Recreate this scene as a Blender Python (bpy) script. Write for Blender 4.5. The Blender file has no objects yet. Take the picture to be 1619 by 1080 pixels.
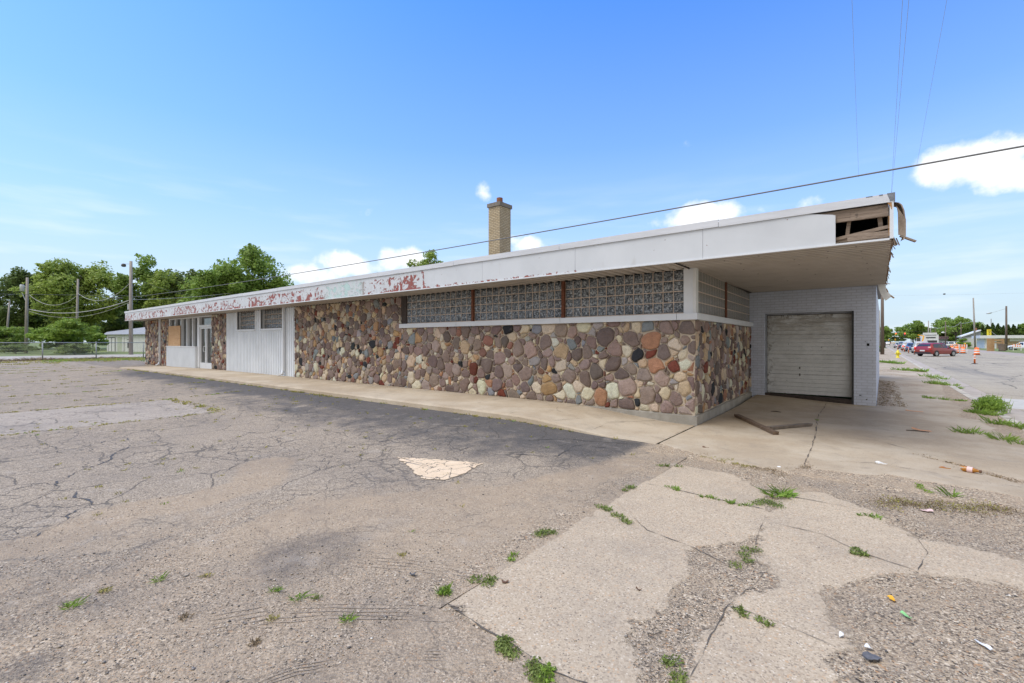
import bpy, bmesh, math, random
import numpy as np
from mathutils import Vector, Matrix
R=math.radians
random.seed(7); rng=np.random.default_rng(7)
SC=bpy.context.scene
COL=SC.collection
# ---------------------------------------------------------------- camera
CAM_H=1.57
FX,FY,RX,RY=-.6204,.7843,.7843,.6204       # level view direction and its right-hand side
cam=bpy.data.cameras.new('camera'); camo=bpy.data.objects.new('camera',cam); COL.objects.link(camo)
camo.location=(0,0,CAM_H); camo.rotation_euler=(R(90),0,math.atan2(-FX,FY))
cam.sensor_width=36; cam.lens=730/1619*36; cam.shift_y=0.0003; cam.clip_start=.05; cam.clip_end=5000
SC.camera=camo
# ---------------------------------------------------------------- light
SUN_EL,SUN_AZ=R(63),R(215)                  # azimuth clockwise from +Y (behind the viewer's left shoulder)
w=bpy.data.worlds.new("World"); SC.world=w; w.use_nodes=True
sun=bpy.data.lights.new('sun','SUN'); suno=bpy.data.objects.new('sun',sun); COL.objects.link(suno)
sun.energy=2.2; sun.angle=R(42); sun.color=(1,.95,.88)
sd=Vector((math.sin(SUN_AZ)*math.cos(SUN_EL),math.cos(SUN_AZ)*math.cos(SUN_EL),math.sin(SUN_EL)))
suno.rotation_euler=sd.to_track_quat('Z','Y').to_euler(); suno.location=sd*50
SC.view_settings.view_transform='Standard'; SC.view_settings.look='None'
SC.view_settings.exposure=0.55; SC.view_settings.gamma=1
SKY_STRENGTH=.13; REAR_FILL=4.3
def P(u,d,z=0.0):
    """a point d metres deep in the direction that bears u"""
    X=(u-809.5)/730
    return Vector(((FX+RX*X)*d,(FY+RY*X)*d,z))
def ZV(v,d): return CAM_H+(540.5-v)/730*d
def sky():
    nt=w.node_tree; N=nt.nodes; L=nt.links; N.clear()
    out=N.new('ShaderNodeOutputWorld'); bg=N.new('ShaderNodeBackground'); bg.inputs[1].default_value=SKY_STRENGTH
    L.new(bg.outputs[0],out.inputs[0])
    s=N.new('ShaderNodeTexSky'); s.sky_type='NISHITA'; s.sun_disc=False
    s.sun_elevation=SUN_EL; s.sun_rotation=SUN_AZ; s.air_density=1.0; s.dust_density=1.6; s.ozone_density=2.2; s.altitude=100
    tc=N.new('ShaderNodeTexCoord')
    def mth(op,a,b=None,c=None,clamp=False):
        n=N.new('ShaderNodeMath'); n.operation=op; n.use_clamp=clamp
        for i,x in enumerate((a,b,c)):
            if x is None: continue
            if isinstance(x,(int,float)): n.inputs[i].default_value=x
            else: L.new(x,n.inputs[i])
        return n.outputs[0]
    def dot(v):
        n=N.new('ShaderNodeVectorMath'); n.operation='DOT_PRODUCT'; L.new(tc.outputs['Generated'],n.inputs[0]); n.inputs[1].default_value=v
        return n.outputs['Value']
    nz=N.new('ShaderNodeTexNoise'); nz.inputs['Scale'].default_value=14; nz.inputs['Detail'].default_value=9; nz.inputs['Roughness'].default_value=.58
    L.new(tc.outputs['Generated'],nz.inputs['Vector'])
    nz2=N.new('ShaderNodeTexNoise'); nz2.inputs['Scale'].default_value=5; nz2.inputs['Detail'].default_value=5
    mp=N.new('ShaderNodeMapping'); mp.inputs['Scale'].default_value=(1,1,7); L.new(tc.outputs['Generated'],mp.inputs[0]); L.new(mp.outputs[0],nz2.inputs['Vector'])
    # cumulus heaped at their own bearings: (bearing px, height px, half width, half height, strength)
    CL=[(1500,266,50,34,1),(1550,256,58,34,1),(1600,276,52,28,1),(1482,283,36,18,.6),(1098,343,64,24,1),(1125,330,26,14,.8),(1276,319,30,14,.7),(766,305,17,17,.75),(838,388,32,13,1),(815,382,22,12,.7),
        (486,432,50,18,1),(556,418,62,20,1),(630,412,50,22,1),(1087,230,17,8,.32),(1205,330,12,7,.35),(1345,316,14,7,.3),(585,336,70,9,.25),(410,405,60,10,.22),(1040,440,80,16,.4)]
    dens=None
    for u,v,a,b,k in CL:
        X=(u-809.5)/730; Z=(540.5-v)/730
        c=Vector((FX+RX*X,FY+RY*X,Z)); ln=c.length; c/=ln
        r=Vector((c.y,-c.x,0)).normalized(); up=r.cross(c)
        wa=a/730/ln*.93; wb=b/730/ln
        dx=mth('MULTIPLY',dot(tuple(r)),1/wa); dz=mth('MULTIPLY',dot(tuple(up)),1/wb)
        q=mth('ADD',mth('MULTIPLY',dx,dx),mth('MULTIPLY',dz,dz))
        q=mth('SUBTRACT',1,mth('MULTIPLY',q,.8))
        q=mth('MULTIPLY_ADD',q,k*.95,(k-1)*.7)
        front=mth('GREATER_THAN',dot(tuple(c)),0)
        q=mth('SUBTRACT',q,mth('MULTIPLY',mth('SUBTRACT',1,front),50))
        dens=q if dens is None else mth('MAXIMUM',dens,q)
    n1=mth('MULTIPLY',mth('SUBTRACT',nz.outputs['Fac'],.5),3.0)
    dsum=mth('ADD',dens,n1)
    ss=N.new('ShaderNodeMapRange'); ss.interpolation_type='SMOOTHSTEP'; L.new(dsum,ss.inputs[0]); ss.inputs[1].default_value=-.02; ss.inputs[2].default_value=.85
    # thin high streaks low in the sky
    z=dot((0,0,1))
    lo=N.new('ShaderNodeMapRange'); L.new(z,lo.inputs[0]); lo.inputs[1].default_value=.02; lo.inputs[2].default_value=.34; lo.inputs[3].default_value=1; lo.inputs[4].default_value=0
    st=N.new('ShaderNodeMapRange'); st.interpolation_type='SMOOTHSTEP'; L.new(nz2.outputs['Fac'],st.inputs[0]); st.inputs[1].default_value=.47; st.inputs[2].default_value=.75
    str_=mth('MULTIPLY',mth('MULTIPLY',st.outputs[0],lo.outputs[0]),.45)
    fac=mth('MAXIMUM',ss.outputs[0],str_)
    # the sky colour itself: more saturated blue than the bare model
    hs=N.new('ShaderNodeHueSaturation'); hs.inputs['Saturation'].default_value=1.18; L.new(s.outputs[0],hs.inputs['Color'])
    gn=N.new('ShaderNodeVectorMath'); gn.operation='MULTIPLY'; L.new(hs.outputs[0],gn.inputs[0]); gn.inputs[1].default_value=(.72,1.19,1.75)
    mx=N.new('ShaderNodeMix'); mx.data_type='RGBA'; mx.blend_type='MIX'
    L.new(fac,mx.inputs[0]); hr=N.new('ShaderNodeValToRGB'); el=hr.color_ramp.elements
    while len(el)<5: el.new(.5)
    for q,(p_,v_) in zip(el,((0,1),(.12,.80),(.25,.45),(.38,.20),(.62,.0))): q.position=p_; q.color=(v_,v_,v_,1)
    L.new(z,hr.inputs[0]); hz=N.new('ShaderNodeMix'); hz.data_type='RGBA'; L.new(hr.outputs[0],hz.inputs[0]); L.new(gn.outputs[0],hz.inputs[6]); hz.inputs[7].default_value=(3.7,4.4,4.85,1)
    L.new(hz.outputs[2],mx.inputs[6]); mx.inputs[7].default_value=(6.2,6.3,6.4,1)
    # white fill added over the unseen rear sky to soften and whiten the light
    bk=N.new('ShaderNodeMapRange'); bk.interpolation_type='SMOOTHSTEP'; L.new(mth('ADD',dot((.60,-.78,.15)),mth('MULTIPLY',mth('SUBTRACT',nz2.outputs['Fac'],.5),.8)),bk.inputs[0]); bk.inputs[1].default_value=-.05; bk.inputs[2].default_value=.45; bk.inputs[4].default_value=.92
    m2=N.new('ShaderNodeMix'); m2.data_type='RGBA'; L.new(bk.outputs[0],m2.inputs[0]); L.new(mx.outputs[2],m2.inputs[6]); m2.inputs[7].default_value=(REAR_FILL*1.04,REAR_FILL,REAR_FILL*.93,1)
    L.new(m2.outputs[2],bg.inputs[0])
sky()
# ---------------------------------------------------------------- materials
MATS={}
class NT:
    def __init__(s,name):
        m=bpy.data.materials.new(name); m.use_nodes=True; s.m=m; s.N=m.node_tree.nodes; s.L=m.node_tree.links
        s.b=s.N['Principled BSDF']; s.tc=s.N.new('ShaderNodeTexCoord'); s.co=s.tc.outputs['Object']
        MATS[name]=m
    def set(s,k,v):
        i=s.b.inputs[k]
        if isinstance(v,(int,float,tuple)): i.default_value=v if not isinstance(v,tuple) else (v+(1,) if len(v)==3 else v)
        else: s.L.new(v,i)
    def lk(s,x,i):
        if isinstance(x,(int,float)): i.default_value=x
        elif isinstance(x,tuple): i.default_value=x+(1,) if len(x)==3 and i.type=='RGBA' else x
        else: s.L.new(x,i)
    def m_(s,op,a,b=0.0,clamp=False):
        n=s.N.new('ShaderNodeMath'); n.operation=op; n.use_clamp=clamp; s.lk(a,n.inputs[0]); s.lk(b,n.inputs[1]); return n.outputs[0]
    def map(s,scale,co=None,rot=(0,0,0),loc=(0,0,0)):
        n=s.N.new('ShaderNodeMapping'); n.inputs['Scale'].default_value=scale; n.inputs['Rotation'].default_value=rot; n.inputs['Location'].default_value=loc; s.L.new(co or s.co,n.inputs[0]); return n.outputs[0]
    def noise(s,scale,detail=3,rough=.55,co=None,dist=0,out='Fac'):
        n=s.N.new('ShaderNodeTexNoise'); n.inputs['Scale'].default_value=scale; n.inputs['Detail'].default_value=detail; n.inputs['Roughness'].default_value=rough; n.inputs['Distortion'].default_value=dist
        s.L.new(co or s.co,n.inputs['Vector']); return n.outputs[out]
    def vor(s,scale,feat='F1',co=None,out='Color',rnd=1):
        n=s.N.new('ShaderNodeTexVoronoi'); n.feature=feat; n.inputs['Scale'].default_value=scale; n.inputs['Randomness'].default_value=rnd; s.L.new(co or s.co,n.inputs['Vector']); return n.outputs[out]
    def ramp(s,f,stops,interp='LINEAR'):
        n=s.N.new('ShaderNodeValToRGB'); n.color_ramp.interpolation=interp; e=n.color_ramp.elements
        while len(e)<len(stops): e.new(.5)
        for i,(p,c) in enumerate(stops): e[i].position=p; e[i].color=(c if isinstance(c,tuple) else (c,c,c))+(1,)
        s.L.new(f,n.inputs[0]); return n.outputs[0]
    def mr(s,f,a,b,c=0,d=1,sm=True):
        n=s.N.new('ShaderNodeMapRange'); n.interpolation_type='SMOOTHSTEP' if sm else 'LINEAR'; s.L.new(f,n.inputs[0])
        for i,x in enumerate((a,b,c,d)): n.inputs[i+1].default_value=x
        return n.outputs[0]
    def mix(s,f,a,b,mode='MIX'):
        n=s.N.new('ShaderNodeMix'); n.data_type='RGBA'; n.blend_type=mode; s.lk(f,n.inputs[0]); s.lk(a,n.inputs[6]); s.lk(b,n.inputs[7]); return n.outputs[2]
    def attr(s,name,out='Fac'):
        n=s.N.new('ShaderNodeAttribute'); n.attribute_name=name; return n.outputs[out]
    def bump(s,h,strength=.5,dist=.01,prev=None):
        n=s.N.new('ShaderNodeBump'); n.inputs['Strength'].default_value=strength; n.inputs['Distance'].default_value=dist; s.L.new(h,n.inputs['Height'])
        if prev: s.L.new(prev,n.inputs['Normal'])
        s.L.new(n.outputs[0],s.b.inputs['Normal']); return n.outputs[0]
    def sep(s,c,k):
        n=s.N.new('ShaderNodeSeparateXYZ'); s.L.new(c,n.inputs[0]); return n.outputs[k]
def srgb(r,g,b):
    f=lambda c:(c/255/12.92 if c/255<=.04045 else ((c/255+.055)/1.055)**2.4)
    return (f(r),f(g),f(b))
def simple(name,col,rough=.6,var=0,vs=3,bump=0,bs=60,metal=0,**k):
    t=NT(name)
    if var:
        n=t.noise(vs,5,.6); c2=tuple(max(0,c*(1-var)) for c in col); c1=tuple(min(1,c*(1+var*.5)) for c in col)
        t.set('Base Color',t.ramp(n,[(.3,c2),(.7,c1)]))
    else: t.set('Base Color',col)
    t.set('Roughness',rough); t.set('Metallic',metal)
    if bump: t.bump(t.noise(bs,4),bump,.01)
    for kk,v in k.items(): t.set(kk.replace('_',' '),v)
    return t
def M(n): return MATS[n]
# ---------------------------------------------------------------- mesh builder
class MB:
    def __init__(s): s.v=[]; s.f=[]; s.mi=[]; s.vc=[]; s.m=0; s.c=(1,1,1); s.sm=False
    def add(s,vs,fs):
        o=len(s.v); s.v.extend([tuple(p) for p in vs]); s.vc.extend([s.c]*len(vs))
        for f in fs: s.f.append([i+o for i in f]); s.mi.append(s.m)
    def box(s,x0,x1,y0,y1,z0,z1):
        s.add([(x0,y0,z0),(x1,y0,z0),(x1,y1,z0),(x0,y1,z0),(x0,y0,z1),(x1,y0,z1),(x1,y1,z1),(x0,y1,z1)],
              [(0,3,2,1),(4,5,6,7),(0,1,5,4),(1,2,6,5),(2,3,7,6),(3,0,4,7)])
    def obox(s,c,ax,ay,az,hx,hy,hz):
        c=Vector(c); ax,ay,az=Vector(ax).normalized(),Vector(ay).normalized(),Vector(az).normalized(); vs=[]
        for k in (-1,1):
            for i,j in ((-1,-1),(1,-1),(1,1),(-1,1)): vs.append(c+ax*hx*i+ay*hy*j+az*hz*k)
        s.add(vs,[(0,3,2,1),(4,5,6,7),(0,1,5,4),(1,2,6,5),(2,3,7,6),(3,0,4,7)])
    def beam(s,a,b,w,h,up=(0,0,1)):
        a,b=Vector(a),Vector(b); d=(b-a); L=d.length; d.normalize(); sd=d.cross(Vector(up)).normalized(); u=sd.cross(d)
        s.obox((a+b)/2,d,sd,u,L/2,w/2,h/2)
    def tube(s,pts,rad,n=8,caps=True):
        pts=[Vector(p) for p in pts]; rs=rad if isinstance(rad,(list,tuple)) else [rad]*len(pts); vs=[]; fs=[]
        for i,p in enumerate(pts):
            d=(pts[min(i+1,len(pts)-1)]-pts[max(i-1,0)]).normalized()
            up=Vector((0,0,1)) if abs(d.z)<.9 else Vector((1,0,0))
            a=d.cross(up).normalized(); b=d.cross(a)
            for k in range(n): t=2*math.pi*k/n; vs.append(p+(a*math.cos(t)+b*math.sin(t))*rs[i])
        for i in range(len(pts)-1):
            for k in range(n): fs.append((i*n+k,i*n+(k+1)%n,(i+1)*n+(k+1)%n,(i+1)*n+k))
        if caps: fs.append(tuple(range(n-1,-1,-1))); fs.append(tuple((len(pts)-1)*n+k for k in range(n)))
        s.add(vs,fs)
    def lathe(s,prof,c=(0,0,0),n=20):
        vs=[];fs=[]
        for r,z in prof:
            for k in range(n): t=2*math.pi*k/n; vs.append((c[0]+r*math.cos(t),c[1]+r*math.sin(t),c[2]+z))
        for i in range(len(prof)-1):
            for k in range(n): fs.append((i*n+k,i*n+(k+1)%n,(i+1)*n+(k+1)%n,(i+1)*n+k))
        fs.append(tuple(range(n-1,-1,-1))); fs.append(tuple((len(prof)-1)*n+k for k in range(n)))
        s.add(vs,fs)
    def poly(s,pts,z0,z1):
        n=len(pts); vs=[(x,y,z0) for x,y in pts]+[(x,y,z1) for x,y in pts]
        s.add(vs,[tuple(range(n-1,-1,-1)),tuple(range(n,2*n))]+[(i,(i+1)%n,(i+1)%n+n,i+n) for i in range(n)])
    def build(s,name,mats,parent=None,loc=None,smooth=False,vcol=False):
        root=parent
        while root is not None and root.parent: root=root.parent
        off=Vector(root['_o']) if root is not None and '_o' in root else Vector((0,0,0))
        if parent is None and loc is not None: off=Vector(loc)
        me=bpy.data.meshes.new(name)
        me.from_pydata([(x-off.x,y-off.y,z-off.z) for x,y,z in s.v],[],s.f); me.update()
        for mt in (mats if isinstance(mats,(list,tuple)) else [mats]): me.materials.append(M(mt))
        if len(me.materials)>1: me.polygons.foreach_set('material_index',s.mi)
        if smooth: me.polygons.foreach_set('use_smooth',[True]*len(me.polygons))
        if vcol:
            a=me.color_attributes.new('Col','FLOAT_COLOR','POINT'); a.data.foreach_set('color',np.array([c+(1,) for c in s.vc],dtype=np.float32).ravel())
        o=bpy.data.objects.new(name,me); COL.objects.link(o); o.parent=parent
        if parent is None and loc is not None: o.location=loc
        return o
def tag(o,label=None,cat=None,group=None,kind=None):
    if label: o['label']=label
    if cat: o['category']=cat
    if group: o['group']=group
    if kind: o['kind']=kind
    return o
def empty(name,loc,label=None,cat=None,group=None,rz=0,local=False):
    """local=True: the parts are written in the thing's own coordinates"""
    o=bpy.data.objects.new(name,None); COL.objects.link(o); o.location=loc; o.rotation_euler=(0,0,rz); o.empty_display_size=.2
    if not local: o['_o']=tuple(loc)
    return tag(o,label,cat,group)
def copy_tree(o,parent=None):
    c=o.copy(); COL.objects.link(c); c.parent=parent
    for ch in list(o.children): copy_tree(ch,c)
    return c
def sstep(x,a,b):
    t=np.clip((x-a)/(b-a),0,1); return t*t*(3-2*t)
# value noise in numpy
_P=rng.random((256,256))
def vn(x,y,sc=1.0,seed=0):
    x=np.asarray(x)*sc+seed*17.3; y=np.asarray(y)*sc+seed*9.7
    xi=np.floor(x).astype(int); yi=np.floor(y).astype(int); fx=x-xi; fy=y-yi; fx=fx*fx*(3-2*fx); fy=fy*fy*(3-2*fy)
    g=lambda a,b:_P[a%256,b%256]
    return (g(xi,yi)*(1-fx)+g(xi+1,yi)*fx)*(1-fy)+(g(xi,yi+1)*(1-fx)+g(xi+1,yi+1)*fx)*fy
def fbm(x,y,sc=1.0,seed=0,o=4):
    r=0;a=.5;t=0
    for i in range(o): r=r+a*vn(x,y,sc*2**i,seed+i*3); t+=a; a*=.55
    return r/t
def sdf_poly(px,py,poly):
    """signed distance, positive inside"""
    d=np.full(px.shape,1e9); ins=np.zeros(px.shape,bool); n=len(poly)
    for i in range(n):
        x1,y1=poly[i]; x2,y2=poly[(i+1)%n]; ex,ey=x2-x1,y2-y1
        t=np.clip(((px-x1)*ex+(py-y1)*ey)/(ex*ex+ey*ey+1e-12),0,1)
        d=np.minimum(d,np.hypot(px-x1-t*ex,py-y1-t*ey))
        c=((y1>py)!=(y2>py)); xx=(x2-x1)*(py-y1)/(y2-y1+1e-12)+x1; ins^=c&(px<xx)
    return np.where(ins,d,-d)
def dist_line(px,py,pl):
    d=np.full(np.shape(px),1e9)
    for (x1,y1),(x2,y2) in zip(pl[:-1],pl[1:]):
        ex,ey=x2-x1,y2-y1; t=np.clip(((px-x1)*ex+(py-y1)*ey)/(ex*ex+ey*ey+1e-12),0,1)
        d=np.minimum(d,np.hypot(px-x1-t*ex,py-y1-t*ey))
    return d
def grid(name,xs,ys,zf,mat,attrs={},parent=None,keep=None):
    X,Y=np.meshgrid(xs,ys); Z=zf(X,Y); nx,ny=len(xs),len(ys)
    v=np.stack([X.ravel(),Y.ravel(),Z.ravel()],1)
    idx=np.arange(nx*ny).reshape(ny,nx); f=np.stack([idx[:-1,:-1],idx[:-1,1:],idx[1:,1:],idx[1:,:-1]],-1).reshape(-1,4)
    if keep is not None:
        cx=(X[:-1,:-1]+X[1:,1:])/2; cy=(Y[:-1,:-1]+Y[1:,1:])/2; f=f[keep(cx,cy).ravel()]
    me=bpy.data.meshes.new(name); me.vertices.add(len(v)); me.vertices.foreach_set('co',v.astype(np.float32).ravel())
    me.loops.add(len(f)*4); me.loops.foreach_set('vertex_index',f.astype(np.int32).ravel())
    me.polygons.add(len(f)); me.polygons.foreach_set('loop_start',np.arange(0,len(f)*4,4,dtype=np.int32)); me.polygons.foreach_set('use_smooth',np.ones(len(f),bool))
    me.update(calc_edges=True); me.materials.append(M(mat))
    for k,fn in attrs.items():
        a=me.attributes.new(k,'FLOAT','POINT'); a.data.foreach_set('value',fn(X,Y).astype(np.float32).ravel())
    o=bpy.data.objects.new(name,me); COL.objects.link(o); o.parent=parent
    return o
def spaced(segs):
    out=[]
    for a,b,st in segs:
        n=max(1,int(round((b-a)/st))); out+=list(np.linspace(a,b,n,endpoint=False))
    out.append(segs[-1][1]); return np.array(out)
# ================================================================ ground heights
def h_walk(x,y):   # raised walk along the front
    a=.19*(1-sstep(x,-5.6,-2.66)); west=sstep(x,-38,-25); return a*(.4+.6*west)
def h_lot(x,y):
    m=.09*(1-sstep(x,-5.6,-2.4))*(.25+.75*sstep(x,-38,-25)); return m*sstep(y,3.0,6.9)
def h_apron(x,y):  return np.where(x>0,-.03*x,0)*sstep(y,3,9)+0.0*x
def z_at(x,y):
    if x>2.25: return -.16
    if x<-2.05 and y<6.9: return float(h_lot(np.array(x),np.array(y)))
    if y>6.9 and x<-2.66: return float(h_walk(np.array(x),0))
    return float(h_apron(np.array(float(x)),np.array(float(y))))
# ================================================================ ground materials
def stonecells(t,scale,stops,co=None):
    c=t.vor(scale,co=co); f=t.sep(c,0); return t.ramp(f,stops,'CONSTANT')
GR=[(0,(0.058,0.046,0.036)),(.13,(0.184,0.144,0.104)),(.30,(0.349,0.271,0.189)),(.50,(0.475,0.374,0.263)),(.76,(0.272,0.220,0.162)),(.86,(0.660,0.549,0.410)),(.96,(0.427,0.251,0.131))]
def dirtcol(t): return t.ramp(t.noise(6,6,.6),[(.3,(0.348,0.262,0.177)),(.7,(0.451,0.344,0.234))])
def gravel_nodes(t):
    g1=stonecells(t,78,GR); g2=stonecells(t,130,GR)
    k=t.mr(t.noise(9,4),.42,.58); g=t.mix(k,g1,g2)
    return t.mix(t.mr(t.noise(2.1,5,.65),.40,.72,.0,.62),g,dirtcol(t))
# apron: worn exposed-aggregate concrete, with gravel washed over it
t=NT('apron_concrete')
base=t.ramp(t.noise(1.3,6,.6),[(.3,(0.409,0.319,0.224)),(.7,(0.493,0.397,0.283))])
agg=stonecells(t,110,[(0,(0.158,0.128,0.100)),(.08,(0.335,0.256,0.176)),(.22,(0.446,0.358,0.254)),(.6,(0.539,0.444,0.323)),(.85,(0.372,0.290,0.202)),(.945,(0.512,0.307,0.162)),(.975,(0.725,0.639,0.514))])
conc=t.mix(.55,base,agg)
spk=t.m_('LESS_THAN',t.vor(42,out='Distance'),.13); spk=t.m_('MULTIPLY',spk,t.m_('GREATER_THAN',t.noise(5,3),.52))
conc=t.mix(spk,conc,(.08,.075,.07))
gr=gravel_nodes(t)
ga=t.m_('ADD',t.attr('gravel'),t.m_('MULTIPLY',t.m_('SUBTRACT',t.noise(26,5,.8),.5),1.7))
gm=t.mr(ga,.35,.65)
col=t.mix(gm,conc,gr)
st=t.mr(t.noise(1.1,7,.7),.42,.72); col=t.mix(t.m_('MULTIPLY',st,.34),col,(.22,.19,.16))
t.set('Base Color',col); t.set('Roughness',.92); t.set('Specular IOR Level',.2)
hh=t.m_('ADD',t.m_('MULTIPLY',t.vor(85,out='Distance'),-1.0),t.m_('MULTIPLY',t.vor(150,out='Distance'),-.6))
b1=t.bump(t.m_('MULTIPLY',hh,t.m_('MULTIPLY_ADD' if False else 'ADD',t.m_('MULTIPLY',gm,.85),.15)),.75,.008)
# lot: old asphalt losing its surface; sand drifted over it, dark tar along the walk
t=NT('lot_asphalt')
a1=stonecells(t,95,[(0,(0.106,0.085,0.063)),(.16,(0.254,0.205,0.148)),(.42,(0.372,0.299,0.223)),(.7,(0.456,0.371,0.274)),(.86,(0.595,0.486,0.359)),(.955,(0.212,0.172,0.129))])
abase=t.ramp(t.noise(.9,7,.65),[(.3,(0.283,0.229,0.172)),(.7,(0.400,0.328,0.245))])
asp=t.mix(.68,abase,a1)
dirt=t.mix(.45,dirtcol(t),gravel_nodes(t))
coarse=gravel_nodes(t)
da=t.m_('ADD',t.attr('dirt'),t.m_('MULTIPLY',t.m_('SUBTRACT',t.noise(3.2,6,.68),.5),.95)); dm=t.mr(da,.30,.75)
col=t.mix(t.m_('MULTIPLY',dm,.92),asp,dirt)
ca=t.m_('ADD',t.attr('coarse'),t.m_('MULTIPLY',t.m_('SUBTRACT',t.noise(2.2,5,.7),.5),.8)); cm=t.mr(ca,.4,.7)
col=t.mix(t.m_('MULTIPLY',cm,.8),col,coarse)
dk=t.m_('ADD',t.attr('dark'),t.m_('MULTIPLY',t.m_('SUBTRACT',t.noise(1.9,8,.74),.5),1.5)); km=t.mr(dk,.22,1.05)
tar=t.mix(.45,(.07,.066,.068),stonecells(t,120,[(0,(.04,.04,.042)),(.5,(.08,.08,.083)),(.85,(.16,.155,.15))]))
col=t.mix(t.m_('MULTIPLY',km,.88),col,tar)
pm=t.attr('patch'); col=t.mix(t.m_('MULTIPLY',pm,.75),col,t.mix(.4,(.47,.41,.35),a1))
# alligator cracking
wc=t.noise(1.4,4,.6,out='Color'); mxv=t.N.new('ShaderNodeMix'); mxv.data_type='RGBA'; mxv.blend_type='ADD'; mxv.inputs[0].default_value=.5; t.L.new(t.co,mxv.inputs[6]); t.L.new(wc,mxv.inputs[7]); wco=mxv.outputs[2]
c1=t.vor(1.15,'DISTANCE_TO_EDGE',wco,'Distance'); c2=t.vor(4.2,'DISTANCE_TO_EDGE',wco,'Distance')
k1=t.mr(c1,.004,.016,1,0); k2=t.m_('MULTIPLY',t.mr(c2,.006,.03,1,0),t.mr(t.noise(.45,3),.42,.56))
k1=t.m_('MULTIPLY',k1,t.mr(t.noise(.8,3),.34,.50))
kk=t.m_('MULTIPLY',t.m_('MAXIMUM',k1,k2),t.m_('SUBTRACT',1,t.m_('MULTIPLY',t.m_('MAXIMUM',dm,cm),.85)),True)
col=t.mix(t.m_('MULTIPLY',kk,.70),col,(.075,.068,.06))
col=t.mix(t.m_('MULTIPLY',t.mr(t.noise(.5,7,.68),.44,.72),.38),col,(.15,.13,.115)); col=t.mix(t.m_('MULTIPLY',t.mr(t.noise(2.6,6,.7),.55,.75),.30),col,(.50,.44,.37))
t.set('Base Color',col); t.set('Roughness',.9); t.set('Specular IOR Level',.25)
hh=t.m_('ADD',t.m_('MULTIPLY',t.vor(85,out='Distance'),-1.0),t.m_('MULTIPLY',t.vor(160,out='Distance'),-.6))
t.bump(t.m_('SUBTRACT',hh,t.m_('MULTIPLY',kk,1.5)),.65,.007)
# smoother walk concrete
t=NT('walk_concrete')
base=t.ramp(t.noise(.9,7,.62),[(.28,(0.340,0.252,0.157)),(.72,(0.436,0.336,0.218))])
fine=stonecells(t,150,[(0,(.26,.235,.2)),(.1,(.38,.34,.285)),(.5,(.46,.41,.345)),(.9,(.34,.30,.25))])
conc=t.mix(.3,base,fine)
spk=t.m_('LESS_THAN',t.vor(16,out='Distance'),.09); spk=t.m_('MULTIPLY',spk,t.m_('GREATER_THAN',t.noise(2,3),.42)); conc=t.mix(spk,conc,(.09,.08,.07)); s2=t.m_('MULTIPLY',t.m_('LESS_THAN',t.vor(34,out='Distance'),.12),t.m_('GREATER_THAN',t.noise(3,3),.5)); conc=t.mix(s2,conc,(.15,.13,.11)); pt=t.mr(t.noise(.45,6,.7),.42,.62); conc=t.mix(t.m_('MULTIPLY',pt,.28),conc,(.60,.54,.44))
ga=t.m_('ADD',t.attr('gravel'),t.m_('MULTIPLY',t.m_('SUBTRACT',t.noise(30,3,.7),.5),.9)); gm=t.mr(ga,.35,.65)
conc=t.mix(gm,conc,gravel_nodes(t))
st=t.mr(t.noise(1.6,7,.75,dist=1.2),.50,.70); conc=t.mix(t.m_('MULTIPLY',st,.42),conc,(.24,.205,.165))
t.set('Base Color',conc); t.set('Roughness',.88); t.set('Specular IOR Level',.25)
t.bump(t.m_('ADD',t.noise(140,3),t.m_('MULTIPLY',t.m_('MULTIPLY',t.vor(80,out='Distance'),gm),-2.5)),.45,.006)
t=NT('street_asphalt')
b=t.ramp(t.noise(.35,7,.65),[(.3,(0.360,0.299,0.211)),(.7,(0.509,0.428,0.303))])
b=t.mix(.35,b,stonecells(t,60,[(0,.12),(.3,.24),(.6,.33),(.85,.45)]))
s=t.mr(t.noise(.5,5,.7,co=t.map((1,.08,1))),.5,.68); b=t.mix(t.m_('MULTIPLY',s,.45),b,(.14,.14,.145))
wc=t.noise(.9,4,out='Color'); mv=t.mix(.8,t.co,wc,'ADD'); cr=t.mr(t.vor(.35,'DISTANCE_TO_EDGE',mv,'Distance'),.004,.014,1,0)
b=t.mix(t.m_('MULTIPLY',cr,.7),b,(.05,.05,.05)); t.set('Base Color',b); t.set('Roughness',.95); t.set('Specular IOR Level',.08); t.bump(t.vor(90,out='Distance'),.4,.005)
simple('gutter_concrete',(.42,.36,.30),.9,.25,1.5,.3)
simple('kerb_concrete',(.50,.45,.37),.9,.35,4,.4)
simple('crack_dirt',(.12,.10,.08),1,.4,30)
simple('crack_tar',(.075,.07,.066),.8,.3,30)
t=NT('ground_grass'); t.set('Base Color',t.ramp(t.noise(.6,8,.7),[(.3,(.09,.14,.035)),(.5,(.15,.19,.055)),(.7,(.25,.235,.12))])); t.set('Roughness',1); t.bump(t.noise(25,4),.6,.05)
t=NT('lot_dirt'); t.set('Base Color',t.ramp(t.noise(.3,7,.65),[(.3,(.34,.30,.25)),(.7,(.47,.43,.38))])); t.set('Roughness',1)
t=NT('shoulder_gravel'); t.set('Base Color',t.ramp(t.noise(.5,8,.7),[(.3,(.30,.25,.215)),(.7,(.40,.34,.295))])); t.set('Roughness',1)
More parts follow.
